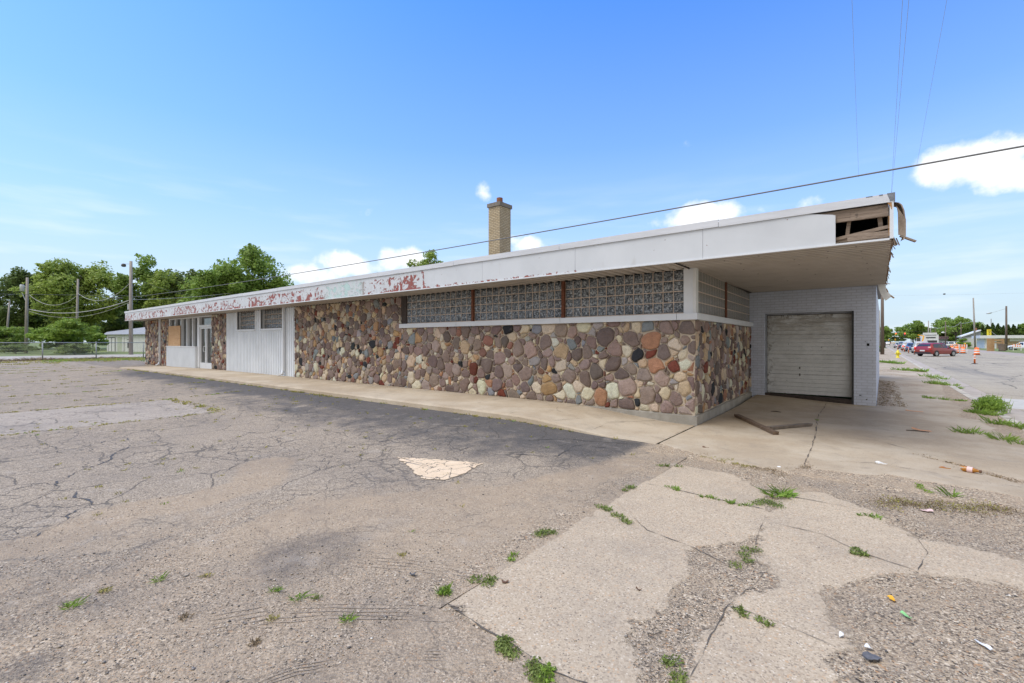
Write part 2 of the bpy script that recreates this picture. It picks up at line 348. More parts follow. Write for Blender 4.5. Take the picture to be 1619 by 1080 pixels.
# ================================================================ ground sheets
mb=MB(); xs=[-2500,-62,-3,-1.2,2500]; zs=[-.06,-.06,-.06,-.34,-.34]
for i in range(4): mb.add([(xs[i],-2500,zs[i]),(xs[i+1],-2500,zs[i+1]),(xs[i+1],2500,zs[i+1]),(xs[i],2500,zs[i])],[(0,1,2,3)])
tag(mb.build('ground','ground_grass'),kind='structure')
D1=[[(-5.06,.33),(-5.15,.66),(-5.46,1.11),(-5.3,1.64),(-5.4,2.25),(-6.16,2.72)],[(-3.93,.88),(-4.04,1.27),(-4.2,1.68),(-4.1,2.19),(-3.7,2.9),(-2.9,3.8),(-2.5,5.6)]]
DK=[[(-4.75,.31),(-4.28,.83),(-4.35,1.3),(-4.6,2.08)]]
def a_dirt(X,Y):
    d=np.hypot(X,Y); base=.66*(1-sstep(d,4.4,6.6))
    for l in D1: base=np.maximum(base,.8*(1-sstep(dist_line(X,Y,l),.16,.5)))
    base=np.maximum(base,.55*(1-sstep(np.abs(X+2.35),.25,.8)))
    for l in DK: base=base*(1-.85*(1-sstep(dist_line(X,Y,l),.06,.22)))
    return base*(1-.9*a_patch(X,Y))
def a_coarse(X,Y):
    b=.52*(1-sstep(np.hypot(X+2.2,Y-1.1),.9,1.9))
    b=np.maximum(b,.60*(1-sstep(np.hypot(X+3.6,Y-.4),.7,1.5)))
    b=np.maximum(b,.62*(1-sstep(np.abs(X+2.2)+.0*Y,.05,.3))*(Y<6.2))
    for l in DK: b=np.maximum(b,.7*(1-sstep(dist_line(X,Y,l),.05,.3)))
    return b
def a_dark(X,Y):
    b=1.15*sstep(Y+.9*(fbm(X,Y,.8,5)-.5),4.1,6.6)*(1-sstep(X,-3.0,-2.55))*sstep(X,-36,-26)
    b=np.maximum(b,.80*sstep(Y,3.5,5.2)*sstep(X,-20,-10)*(1-sstep(X,-4.2,-3.0)))
    b=np.maximum(b,.62*(1-sstep(np.hypot(X+3.3,Y-1.75),.2,.7))); b=np.maximum(b,.50*(1-sstep(np.hypot(X+3.9,Y-.35),.2,.9)))
    b=np.maximum(b,.5*(1-sstep(np.hypot(X+3.2,Y-.3),.05,.3)))
    b=np.maximum(b,.6*sstep(Y,3.5,6)*sstep(X,-34,-20)*(1-sstep(X,-16,-12)))
    return b
def a_patch(X,Y):
    w_=.12*(fbm(X,Y,1.5,8)-.5)
    return sstep(np.minimum(np.minimum(X+15.1+w_,-11.5-X+w_),4.05-Y+w_),0,.12)
LX=spaced([(-60,-40,1.0),(-40,-16,.3),(-16,-8,.08),(-8,-2.02,.03),(-2.02,4.0,.06)]); LY=spaced([(-40,-12,1.5),(-12,-2,.4),(-2,0,.1),(0,6.93,.03)])
zl=lambda X,Y:h_lot(X,Y)+.012*(fbm(X,Y,.9,2)-.5)
lot=tag(grid('parking_lot',LX,LY,zl,'lot_asphalt',dict(dirt=a_dirt,coarse=a_coarse,dark=a_dark,patch=a_patch),keep=lambda x,y:(x<-2.03)|(y<1.87)),kind='structure')
# lot that wraps round the west end
tag(grid('lot_end',spaced([(-52,-34.2,.6)]),spaced([(6.93,12.5,.4)]),lambda X,Y:h_lot(X,np.full_like(Y,6.9))*(1-sstep(Y,9,12)),'lot_asphalt',dict(dirt=lambda X,Y:X*0+.3,coarse=lambda X,Y:X*0,dark=lambda X,Y:X*0+.55,patch=lambda X,Y:X*0)),kind='structure')
A1=[(-2.05,5.95),(-1.36,5.93),(-1.05,5.56),(-.92,5.32),(-.77,4.76),(-.78,4.06),(-1.07,3.7),(-1.12,3.52),(-1.08,3.4),(-1.01,3.05),(-1.01,2.72),(-1.06,2.57),(-1.13,2.44),(-1.06,2.22),(-.92,2.09),(-.86,2.0),(-.9,1.6),(-1.2,1.82),(-1.59,1.9),(-2.05,1.94)]
BB=[(-.69,5.61),(-.43,5.76),(-.19,5.57),(.02,5.28),(.13,5.05),(.23,4.86),(.5,4.94),(.69,4.9),(.82,4.84),(1.6,4.8),(1.5,4.3),(.74,4.34),(.61,4.36),(.33,4.2),(.18,4.13),(-.01,3.96),(-.13,3.75),(-.26,3.51),(-.3,3.4),(-.22,3.2),(-.16,3.05),(-.13,2.89),(-.19,2.85),(-.13,2.61),(-.2,2.3),(-.67,2.0),(-.7,2.45),(-.69,2.7),(-.69,2.9),(-.71,2.98),(-.66,3.16),(-.52,3.35),(-.53,3.53),(-.68,3.72),(-.71,3.98),(-.74,4.36),(-.77,4.83),(-.74,5.25)]
def a_grav(X,Y):
    n=.13*(fbm(X,Y,4,1)-.5)+.13*(fbm(X,Y,15,3)-.5)
    d=np.maximum(sdf_poly(X,Y,A1),sdf_poly(X,Y,BB))+n
    old=.35*(1-sstep(np.hypot(X+1.6,Y-1.3),.3,.9))
    g=np.clip(sstep(-d,-.06,.09),0,1); return g*(1-.55*(1-sstep(np.hypot(X+1.45,Y-1.35),.3,.6))*(Y<1.84)*sstep(X,-2.0,-1.7))
def z_apr(X,Y): return h_apron(X,Y)+.012*(fbm(X,Y,2.2,6)-.5)-.006*a_grav(X,Y)+.001
tag(grid('driveway_apron',spaced([(-2.05,1.9,.022),(1.9,4,.2)]),spaced([(1.84,6.72,.022)]),z_apr,'apron_concrete',dict(gravel=a_grav)),kind='structure')
# the lot's strip in front of the apron's south edge stays lot; street side
SW=[(-2.66,9.0),(-2.66,7.0),(-2.08,6.68),(-1.65,6.45),(-.87,6.42),(-.74,6.81),(-.72,7.18),(-.62,6.76),(-.07,6.82),(.11,7.03),(.33,6.98),(.72,6.97),(.98,6.98),(1.17,6.93),(3,6.8),(3,200),(-3,200),(-3,9)]
KG=[[(1.9,24),(1.5,18),(1.62,16.27),(1.5,14.53),(1.34,13.5),(1.67,13.35),(1.66,11.29),(1.73,11.02),(1.79,10.2),(2.6,10.2),(2.6,24)],[(.45,8.49),(.74,8.38),(1.07,8.17),(1.31,7.86),(1.9,7.4),(1.9,7.15),(1.2,7.6),(.9,8.1),(.5,8.4)],
    [(-.02,14.5),(.35,14.6),(.3,17),(.5,19),(.3,24),(-.1,24),(-.1,14.5)]]
def a_grav2(X,Y):
    n=.12*(fbm(X,Y,4,1)-.5)+.06*(fbm(X,Y,14,3)-.5)
    d=sdf_poly(X,Y,SW)+n*.5
    g=sstep(-d,-.05,.06)
    for k in KG: g=np.maximum(g,sstep(sdf_poly(X,Y,k)+n*1.6,-.05,.08)*.9)
    g=np.maximum(g,.75*sstep(fbm(X,Y,.55,9),.56,.66)*sstep(Y,18,24))
    return g
def z_sw(X,Y): return h_apron(X,Y)+.004+.012*(1-a_grav2(X,Y))*(Y<12)-.03*(1-sstep(Y,6.3,6.42))+.1*(sstep(-X,.3,2.6))*sstep(Y,11,14.4)
tag(grid('sidewalk',spaced([(-2.62,2.1,.03)]),spaced([(6.3,9.5,.03),(9.5,16,.06),(16,40,.25),(40,150,3)]),z_sw,'walk_concrete',dict(gravel=a_grav2),keep=lambda x,y:(y<14.42)|(x>-.01)),kind='structure')
# raised front walk with a rounded kerb edge
def walk():
    mb=MB(); xs=np.concatenate([np.arange(-34.1,-8,.25),np.arange(-8,-2.62,.06)]); prof=[(6.80,-.04,0),(6.82,-.2,1),(6.86,-.015,1),(6.90,0,1),(7.3,0,1),(8.0,0,1),(8.95,.004,1)]
    vs=[];n=len(prof)
    for x in xs:
        wz=float(h_walk(np.array(x),0)); lz=float(h_lot(np.array(x),np.array(6.9))); j=.018*(float(fbm(np.array(x),np.array(3.),2.5,4))-.5); j2=.03*(float(fbm(np.array(x),np.array(8.),3.5,4))-.5)
        for k,(y,dz,top) in enumerate(prof):
            if k==0: z=lz-.05
            elif k==1: z=lz+(wz-lz)*.75
            else: z=wz+dz
            if k<4: y+=j2; 
            vs.append((x,y,z+.006+(j if k<4 else 0)*.4))
    fs=[(i*n+k,(i+1)*n+k,(i+1)*n+k+1,i*n+k+1) for i in range(len(xs)-1) for k in range(n-1)]
    fs.append(tuple(range(n)))
    mb.add(vs,fs); o=mb.build('front_walk','walk_concrete',smooth=False); tag(o,kind='structure')
    a=o.data.attributes.new('gravel','FLOAT','POINT')
    return o
fw=walk()
mb=MB(); mb.box(2.25+.6,13.5,-30,900,-.6,-.15); tag(mb.build('street','street_asphalt'),kind='structure')
mb=MB(); mb.box(2.26,2.86,-30,900,-.6,-.155); mb.box(13.49,17,-30,420,-.6,-.165); mb.mi=[0]*6+[1]*6
tag(mb.build('street_gutter',['gutter_concrete','shoulder_gravel']),kind='structure')
mb=MB()
yy=8.2
while yy<150:   # kerb stones, broken and tilted a little
    L=3.0; x0=2.09+.03*random.uniform(-1,1)*(yy<30); hz=-.045+random.uniform(-.012,.012)
    mb.box(x0,x0+.16,yy,yy+L-.02,-.4,hz)
    yy+=L
tag(mb.build('kerb','kerb_concrete'),kind='structure')
mb=MB(); mb.box(17,60,-30,420,-.5,-.13); mb.box(-2500,-57.8,-120,220,-.2,-.02); tag(mb.build('grass_verge','ground_grass'),kind='structure')
mb=MB(); mb.box(-74,-59.5,-60,20,-.1,.0); tag(mb.build('dirt_lot','lot_dirt'),kind='structure')
# storm drain: concrete pad and slotted grate
e=empty('storm_drain',(2.5,18.6,-.15),'slotted iron storm drain set in pale concrete pad beside the kerb','drain')
simple('pad_concrete',(.48,.46,.42),.9,.15,4,.2); simple('cast_iron',(.09,.085,.08),.55,.3,8,.3,metal=.3); simple('void_black',(.006,.006,.006),1)
mb=MB(); mb.box(2.24,3.7,17.3,20.2,-.3,-.147); mb.build('concrete_pad','pad_concrete',e)
mb=MB(); mb.box(2.30,2.86,18.1,19.0,-.2,-.143); mb.build('pit','void_black',e)
mb=MB()
for i in range(8): mb.box(2.30,2.86,18.1+i*.122,18.1+i*.122+.05,-.143,-.128)
mb.build('grate','pad_concrete',e)
# ---------------------------------------------------------------- cracks and joints (ribbons a few mm proud)
def ribbon(mb,pl,w,zf,jit=.02,step=.035,z=.004):
    pts=[]
    for (a,b) in zip(pl[:-1],pl[1:]):
        a,b=np.array(a),np.array(b); L=np.linalg.norm(b-a); n=max(1,int(L/step))
        for i in range(n): pts.append(a+(b-a)*i/n)
    pts.append(np.array(pl[-1])); N=len(pts); prev=0
    vs=[]
    for i,p in enumerate(pts):
        d=pts[min(i+1,N-1)]-pts[max(i-1,0)]; d=d/(np.linalg.norm(d)+1e-9); nrm=np.array([-d[1],d[0]])
        o=(float(vn(p[0],p[1],5,3))-.5)*2*jit+(float(vn(p[0],p[1],23,4))-.5)*jit*.9; ww=w*1.5*max(.06,float(vn(p[0],p[1],9,5))-.28)*(.5+float(vn(p[0],p[1],30,6)))*(1 if 0<i<N-1 else .2)
        for s in (-1,1):
            q=p+nrm*(o+s*ww/2); vs.append((q[0],q[1],zf(q[0],q[1])+z))
    mb.add(vs,[(2*i,2*i+1,2*i+3,2*i+2) for i in range(N-1)])
zlot=lambda x,y:float(zl(np.array(x),np.array(y)))
zapr=lambda x,y:float(z_apr(np.array(x),np.array(y)))
zsw=lambda x,y:float(z_sw(np.array(x),np.array(y)))
mb=MB()
for pl,w_ in (([(-9.06,1.16),(-9.69,1.98),(-9.04,2.0),(-8.58,1.73),(-8.0,1.5),(-7.4,1.0),(-6.9,.8),(-6.6,.95),(-6.0,.95),(-5.6,.75),(-5.3,.5)],.03),
 ([(-11.1,1.1),(-10.2,1.12),(-9.06,1.16)],.02),([(-7.4,1.0),(-7.2,.6),(-6.9,.1),(-6.6,-.5)],.018),
 ([(-6.68,4.36),(-6.0,4.3),(-5.9,4.9),(-6.1,5.6),(-5.5,6.1)],.03),([(-6.68,4.36),(-6.9,4.6),(-7.3,4.5),(-7.1,5.2)],.02),
 ([(-11.8,4.7),(-10.4,4.4),(-9.15,4.25),(-8.2,4.35),(-6.98,4.3)],.02),([(-9.15,4.25),(-9.3,5.2),(-9.0,6.2)],.018),
 ([(-5.8,2.6),(-5.3,3.0),(-5.4,3.5),(-4.9,3.9),(-4.6,4.5),(-4.7,5.3)],.013),([(-6.4,3.0),(-5.9,3.3),(-5.2,3.3)],.012),([(-7.2,2.6),(-6.9,3.1),(-6.3,3.1),(-6.1,3.7)],.012),
 ([(-3.9,5.0),(-3.4,5.3),(-3.5,6.0),(-3.0,6.2),(-2.7,6.0)],.03),([(-4.4,5.6),(-3.9,6.2),(-3.0,6.6)],.035),
 ([(-8.3,2.9),(-7.7,3.0),(-7.2,2.6),(-6.6,2.6),(-6.2,2.2)],.012),([(-15.1,-6),(-15.15,4.0)],.03),([(-11.5,-6),(-11.5,4.0),(-15.1,4.05)],.03)):
    ribbon(mb,pl,w_,zlot,.05)
for x in (-17.2,-19.5,-22,-24.8,-28.2,-31,-33.8): ribbon(mb,[(x,-12),(x+.1,-3),(x,6.0)],.035,zlot,.06,.3)
mb.build('cracks','crack_tar',lot)
# shallow tyre tracks pressed in the sand
simple('track_sand',(.30,.24,.18),1,.25,20)
def G0(u,v): d=CAM_H/((v-540.5)/730); q=P(u,d); return (q.x,q.y)
mb=MB()
for k in range(5): ribbon(mb,[G0(*p) for p in ((330,975+k*7),(430,957+k*7),(520,954+k*6),(640,957+k*6),(760,962+k*6))],.008,zlot,.008)
for k in range(4): ribbon(mb,[G0(*p) for p in ((400,1078+k*5),(470,1052+k*5),(540,1040+k*5),(640,1030+k*5),(700,1030+k*5))],.007,zlot,.008)
for k in range(4): ribbon(mb,[G0(*p) for p in ((560,880+k*5),(640,885+k*5),(760,900+k*5))],.008,zlot,.01)
mb.build('tyre_tracks','track_sand',lot)
mb=MB()
J=[([(-2.04,4.93),(-1.5,4.9),(-.83,4.86)],.016,zapr),([(-1.93,4.1),(-1.5,3.72),(-1.1,3.62),(-.85,3.5)],.010,zapr),([(-.79,4.7),(-.74,3.9),(-.6,3.5),(-.7,2.9),(-.68,2.2)],.008,zapr),
 ([(-.82,5.42),(-.27,5.42),(.1,5.3)],.014,zapr),([(-.75,4.55),(-.35,4.5),(-.05,4.28),(.2,4.2)],.010,zapr),([(.25,4.9),(.3,4.6),(.22,4.2)],.007,zapr),
 ([(-.7,2.95),(-.42,2.94),(-.13,2.88)],.022,zapr),([(-2.05,1.93),(-1.6,1.88),(-1.2,1.84),(-.9,1.9)],.03,zapr),
 ([(-.72,6.9),(-.8,9.1),(-.97,11.5),(-1.0,14.2)],.02,zsw),([(-2.62,9.15),(-.8,9.14),(.0,9.25),(.7,8.5)],.014,zsw),([(-.7,7.2),(-.05,7.5),(.5,7.45),(1.3,7.35),(2.0,7.3)],.012,zsw),
 ([(-2.66,8.85),(-2.7,7.2)],.010,zsw),([(-2.6,10.9),(-1.0,11.0)],.005,zsw),([(.0,11.8),(1.0,11.75),(1.7,11.7)],.008,zsw),([(-.05,14.2),(1.3,15.3),(2.0,15.6)],.015,zsw),([(-.4,13.9),(.0,13.9)],.02,zsw),([(.5,10.6),(.8,10.5)],.02,zsw),([(0.05,20),(2,20.2)],.03,zsw),([(.05,26),(2,26)],.04,zsw),([(.05,33),(2,33)],.04,zsw),([(.05,41),(2,41)],.05,zsw)]
for pl,w_,zf in J: ribbon(mb,pl,w_,zf,.012,.05,.005)
tag(mb.build('pavement_joints','crack_dirt'),kind='structure')
zfw=lambda x,y:float(h_walk(np.array(x),0))
mb=MB()
for pl in ([(-5.0,8.9),(-5.3,8.3),(-5.1,7.9),(-5.6,7.3),(-5.5,6.9)],[(-5.1,7.9),(-4.4,7.6),(-4.6,7.0)],[(-7.1,8.9),(-7.0,6.9)],[(-9.7,8.9),(-9.9,6.9)],[(-13.,8.9),(-13.,6.9)],[(-16.6,8.9),(-16.4,6.9)],[(-20,8.9),(-20,6.9)],[(-24,8.9),(-24,6.9)],[(-28,8.9),(-28,6.9)],[(-3.3,8.9),(-3.9,7.8),(-3.8,6.95)]): ribbon(mb,pl,.012,zfw,.03,.06,.012)
mb.build('cracks','crack_dirt',fw)
# yellow painted triangle, worn
t=NT('faded_paint'); wc=t.noise(3,4,out='Color'); mv=t.mix(.5,t.co,wc,'ADD'); k=t.mr(t.vor(3.6,'DISTANCE_TO_EDGE',mv,'Distance'),.008,.03,1,0)
pc=t.mix(.25,t.ramp(t.noise(5,6,.7),[(.3,(.66,.49,.31)),(.7,(.78,.61,.42))]),stonecells(t,95,[(0,(.2,.16,.12)),(.2,(.55,.42,.3)),(.6,(.7,.55,.4))]))
t.set('Base Color',t.mix(k,pc,(.09,.075,.06))); t.set('Roughness',.9); t.bump(t.vor(85,out='Distance'),.5,.006)
def flat_patch(name,poly,mat,zf,z=.006,jag=.02,parent=None):
    mb=MB(); pts=[]
    for a,b in zip(poly,poly[1:]+poly[:1]):
        n=max(1,int(math.hypot(b[0]-a[0],b[1]-a[1])/.05))
        for i in range(n): q=i/n; pts.append((a[0]+(b[0]-a[0])*q+random.uniform(-1,1)*jag,a[1]+(b[1]-a[1])*q+random.uniform(-1,1)*jag))
    cx=sum(p[0] for p in poly)/len(poly); cy=sum(p[1] for p in poly)/len(poly); K=8; n=len(pts); vs=[]
    for k in range(1,K+1): vs+=[(cx+(x-cx)*k/K,cy+(y-cy)*k/K,0) for x,y in pts]
    vs.append((cx,cy,0)); vs=[(x,y,zf(x,y)+z) for x,y,_ in vs]
    fs=[(len(vs)-1,i,(i+1)%n) for i in range(n)]+[((k)*n+i,(k+1)*n+i,(k+1)*n+(i+1)%n,k*n+(i+1)%n) for k in range(K-1) for i in range(n)]
    mb.add(vs,fs); return mb.build(name,mat,parent,smooth=True)
tag(flat_patch('painted_triangle',[(-5.07,3.91),(-4.5,4.18),(-3.95,4.39),(-3.82,3.85),(-3.85,3.61),(-4.09,3.5),(-4.5,3.68)],'faded_paint',zlot,.007),'faded yellow painted triangle, cracked, on the asphalt lot','road marking')
simple('orange_spray',(.72,.36,.18),.9,.2,30)
tag(flat_patch('spray_mark',[(.50,11.2),(.56,11.0),(.64,10.95),(.74,11.0),(.76,10.9),(.66,10.87),(.57,10.86),(.49,11.0)],'orange_spray',zsw,.006,.008),'orange spray paint dash on the sidewalk, nearer and brighter of the pair','spray mark')
tag(flat_patch('spray_mark',[(.53,14.1),(.6,14.0),(.82,14.0),(.8,13.9),(.6,13.88),(.5,13.95)],'orange_spray',zsw,.006,.008),'faint orange spray paint dash on the sidewalk right of the brick pier','spray mark')
# ================================================================ the building
YW=8.89; YF=7.98; ZS=2.946; YG=14.3
BR=empty('commercial_building',(-2.66,YW,0),'long low flat-roofed commercial building faced in fieldstone, with peeling white fascia and corner garage bay','building')
def sidex(y): return -2.66-.022*(y-YW)
t=NT('stone'); c=t.attr('Col','Color')
n=t.noise(9,6,.7); n2=t.noise(55,4,.7)
col=t.mix(.6,c,t.ramp(n,[(.25,.42),(.5,.78),(.75,1.0)]),'MULTIPLY'); col=t.mix(.6,col,t.ramp(n2,[(.32,.4),(.6,1.0)]),'MULTIPLY')
col=t.mix(t.mr(t.noise(3.3,6,.7),.62,.72,0,.35),col,(.36,.31,.26)); t.set('Base Color',col); t.set('Roughness',.85); t.set('Specular IOR Level',.25)
b=t.bump(t.noise(14,5,.65),.55,.03); t.bump(t.noise(90,4,.7),.35,.006,b)
t=NT('mortar'); t.set('Base Color',t.ramp(t.noise(5,7,.65),[(.3,(.42,.345,.26)),(.7,(.55,.465,.36))])); t.set('Roughness',.95); t.bump(t.noise(60,5,.7),.6,.012)
t=NT('foundation'); t.set('Base Color',t.ramp(t.noise(2.5,7,.7),[(.3,(.23,.21,.175)),(.7,(.40,.37,.32))])); t.set('Roughness',.95); t.bump(t.noise(30,5,.7),.5,.015)
PAL=[((.225,.165,.145),27),((.165,.125,.112),11),((.29,.22,.19),10),((.52,.41,.30),16),((.60,.50,.385),12),((.46,.35,.23),8),((.40,.25,.135),5),((.34,.175,.11),3),((.15,.045,.03),4),((.028,.03,.034),4),((.20,.215,.225),6),((.33,.30,.285),6),((.23,.12,.09),3)]
_cols=[c for c,_ in PAL]; _ws=[w_ for _,w_ in PAL]
def stone_cells(x0,x1,z0f,z1,radii,seed,n_try=9000):
    rr=random.Random(seed); seeds=[]; cell={}
    def near(x,z):
        i,j=int(x/.4),int(z/.4)
        return [q for a in (-1,0,1) for b_ in (-1,0,1) for q in cell.get((i+a,j+b_),[])]
    for r,cnt in radii:
        for _ in range(cnt):
            kk_=rr.uniform(.60,.80); x=rr.uniform(x0,x1); z=rr.uniform(z0f(x)+.02,z1-.02)
            if all(math.hypot((x-q[0]),(z-q[1]))>kk_*(r+q[2]) for q in near(x,z)):
                q=(x,z,r); seeds.append(q); cell.setdefault((int(x/.4),int(z/.4)),[]).append(q)
    out=[]
    for (x,z,r) in seeds:
        gap=.006+.008*rr.random()
        zb=z0f(x)
        poly=[(-.5,-.5),(.5,-.5),(.5,.5),(-.5,.5)]
        def clip(nx,nz,dd):
            nonlocal poly
            res=[]; n=len(poly)
            for k in range(n):
                a,b_=poly[k],poly[(k+1)%n]; da=a[0]*nx+a[1]*nz-dd; db=b_[0]*nx+b_[1]*nz-dd
                if da<=0: res.append(a)
                if (da<0<db) or (db<0<da): q=da/(da-db); res.append((a[0]+(b_[0]-a[0])*q,a[1]+(b_[1]-a[1])*q))
            poly=res
        for q in near(x,z):
            dx,dz=q[0]-x,q[1]-z; L=math.hypot(dx,dz)
            if L<1e-6: continue
            h=(L*L+r*r*.8-q[2]*q[2]*.8)/(2*L)
            clip(dx/L,dz/L,h-gap)
            if not poly: break
        if not poly: continue
        clip(1,0,x1-x-.004); clip(-1,0,x-x0-.004); clip(0,1,z1-z-.006); clip(0,-1,z-zb-.006)
        # cut off far-reaching corners so stones are roundish where there is room
        for k in range(4):
            a=k*math.pi/2+rr.uniform(-.6,.6); clip(math.cos(a),math.sin(a),r*rr.uniform(1.05,1.9))
        if len(poly)<3: continue
        area=abs(sum(a[0]*b_[1]-b_[0]*a[1] for a,b_ in zip(poly,poly[1:]+poly[:1])))/2
        if area<.0012: continue
        out.append((x,z,poly,r))
    return out,rr
def chaikin(p,k=2,q=.27):
    for _ in range(k):
        o=[]; n=len(p)
        for i in range(n):
            a,b_=p[i],p[(i+1)%n]; o+=[(a[0]*(1-q)+b_[0]*q,a[1]*(1-q)+b_[1]*q),(a[0]*q+b_[0]*(1-q),a[1]*q+b_[1]*(1-q))]
        p=o
    return p
def wrap_for(x0,x1,z0,z1):
    def w(x,z):
        f=max(0,min(1,(x-x0)/.25,(x1-x)/.25,(z-z0)/.2,(z1-z)/.2)); n=lambda s,k:float(vn(x+50,z+50,s,k))-.5
        return x+f*(.11*n(4.2,1)+.05*n(10,2)),z+f*(.11*n(4.2,3)+.05*n(10,4))
    return w
def lay_stones(mb,cells,rr,mapf,dark=1.0,height=1.0,maroon=0):
    wrp=wrap_for(min(q[0] for q in cells)-.1,max(q[0] for q in cells)+.1,min(q[1] for q in cells)-.08,max(q[1] for q in cells)+.08)
    for x,z,poly,r in cells:
        p=[q for i,q in enumerate(poly) if math.hypot(q[0]-poly[i-1][0],q[1]-poly[i-1][1])>.004]
        if len(p)<3: continue
        p=chaikin(p,2,rr.uniform(.13,.22)); n=len(p)
        c=rr.choices(_cols,_ws)[0]
        if r>.14 and rr.random()<.5: c=rr.choice(_cols[:3])
        k=rr.uniform(1.1,1.62); mb.c=tuple(min(.75,v*k*rr.uniform(.95,1.05)) for v in c)
        cx=sum(a for a,_ in p)/n; cz=sum(b_ for _,b_ in p)/n
        H=(.016+.028*rr.random()+.04*min(r,.2))*height; tx,tz=rr.uniform(-.25,.25),rr.uniform(-.25,.25)
        prof=[(1.0,-.004,0),(.985,.45*H,.1),(.93,.8*H,.6),(.72,.97*H,1),(.38,1.04*H,1)]
        vs=[]
        for s,hh,w_ in prof:
            for a,b_ in p:
                dx,dz=(a-cx)*s,(b_-cz)*s; bump=(float(_P[int(abs(x+dx)*23)%256,int(abs(z+dz)*23)%256])-.5)*.010*w_
                vs.append(mapf(*wrp(x+cx+dx,z+cz+dz),hh+w_*(dx*tx+dz*tz)*.5+bump))
        vs.append(mapf(*wrp(x+cx,z+cz),H*1.05))
        m=len(prof); fs=[(i*n+k2,i*n+(k2+1)%n,(i+1)*n+(k2+1)%n,(i+1)*n+k2) for i in range(m-1) for k2 in range(n)]
        fs+=[((m-1)*n+k2,(m-1)*n+(k2+1)%n,m*n) for k2 in range(n)]
        mb.add(vs,fs)
front=lambda s,z,h:(s,YW+.015-h,z)
RB=[(.21,110),(.165,350),(.13,900),(.10,2200),(.072,3500),(.05,3500)]
RS=[(.17,110),(.14,600),(.11,1100),(.088,2500),(.065,4500),(.05,3500)]
g0=lambda x:float(h_walk(np.array(x),0))+.0
mb=MB()
gB=lambda x: g0(x)+.0 if x<-6.4 else max(.16,.19)
# stones above the sill line stop short of it; west part full height
c,rr_=stone_cells(-17.86,-11.30,lambda x:.185,2.93,RS,11); lay_stones(mb,c,rr_,front)
c,rr_=stone_cells(-11.30,-2.675,lambda x:.185,1.985,RB,12); lay_stones(mb,c,rr_,front)
mb.build('stone_facing','stone',BR,smooth=True,vcol=True)
mb=MB(); side=lambda s,z,h:(sidex(s)-.012+h,s,z)
c,rr_=stone_cells(YW-.0,14.28,lambda x:.20,1.985,[(.17,60),(.14,300),(.11,700),(.085,2000),(.06,4000)],13); lay_stones(mb,c,rr_,side,height=.8)
mb.build('stone_facing','stone',BR,smooth=True,vcol=True)
mb=MB(); c,rr_=stone_cells(-37.9,-33.18,lambda x:g0(x)+.02,2.93,RS,14,); lay_stones(mb,c,rr_,front)
mb.build('stone_facing','stone',BR,smooth=True,vcol=True)
mb=MB(); c,rr_=stone_cells(-26.40,-24.55,lambda x:.19,2.93,RS,15); lay_stones(mb,c,rr_,front)
mb.build('stone_facing','stone',BR,smooth=True,vcol=True)
# masonry behind the stones
mb=MB(); mb.box(-2.95,-2.672,YW+.0,YW+.30,.0,1.99); mb.box(-17.88,-11.32,YW+.015,YW+.30,-.3,2.94); mb.box(-11.32,-2.70,YW+.015,YW+.30,-.3,1.99); mb.box(-37.92,-33.16,YW+.015,YW+.30,-.3,2.94); mb.box(-26.42,-24.53,YW+.015,YW+.30,-.3,2.94)
mb.add([(sidex(YW)-.012,YW+.015,-.3),(sidex(YG)-.012,YG,-.3),(sidex(YG)-.012,YG,1.99),(sidex(YW)-.012,YW+.015,1.99),(-2.95,YW+.015,-.3),(-2.95,YG,-.3),(-2.95,YG,1.99),(-2.95,YW+.015,1.99)],[(0,1,2,3),(4,7,6,5),(0,3,7,4),(3,2,6,7)])
mb.box(-37.93,-37.7,YW+.3,26,-.3,2.94); mb.box(-37.9,-.3,25.8,26.1,-.3,2.94)
mb.build('wall','mortar',BR)
mb=MB(); N=40
vs=[];
for i in range(N+1):
    x=-6.2+(3.575*i/N)+.0; w_=.012*(float(vn(x,1,5))-.5)
    vs+=[(x,YW-.035+w_,-.1),(x,YW-.03+w_,.175+w_),(x,YW+.02,.19)]
mb.add(vs,[(i*3+k,(i+1)*3+k,(i+1)*3+k+1,i*3+k+1) for i in range(N) for k in (0,1)])
vs=[]
for i in range(N+1):
    y=YW-.035+(YG-YW+.03)*i/N; w_=.014*(float(vn(y,2,5))-.5); top=.19+w_*1.5
    vs+=[(sidex(y)+.035+w_,y,-.1),(sidex(y)+.03+w_,y,top-.01),(sidex(y)-.02,y,top)]
mb.add(vs,[((i+1)*3+k,(i)*3+k,i*3+k+1,(i+1)*3+k+1)[::-1] for i in range(N) for k in (0,1)])
mb.build('foundation','foundation',BR)
# sill
simple('white_metal',(.68,.70,.73),.45,.06,2.5,.05,8)
simple('white_metal_side',(.70,.70,.69),.5,.12,3)
mb=MB()
for a,b_ in ((-11.32,-8.9),(-8.895,-5.6),(-5.595,-2.99),(-2.985,-2.60)): mb.box(a,b_-.004,YW-.075,YW+.10,1.985,2.105)
mb.add([(-2.60,YW-.075,1.985),(sidex(YG)+.06,YG,1.985),(sidex(YG)+.06,YG,2.105),(-2.60,YW-.075,2.105),(-2.75,YW+.1,1.985),(sidex(YG)-.1,YG,1.985),(sidex(YG)-.1,YG,2.105),(-2.75,YW+.1,2.105)],[(0,1,2,3),(0,4,5,1),(3,2,6,7),(1,5,6,2)])
mb.build('sill','white_metal',BR)
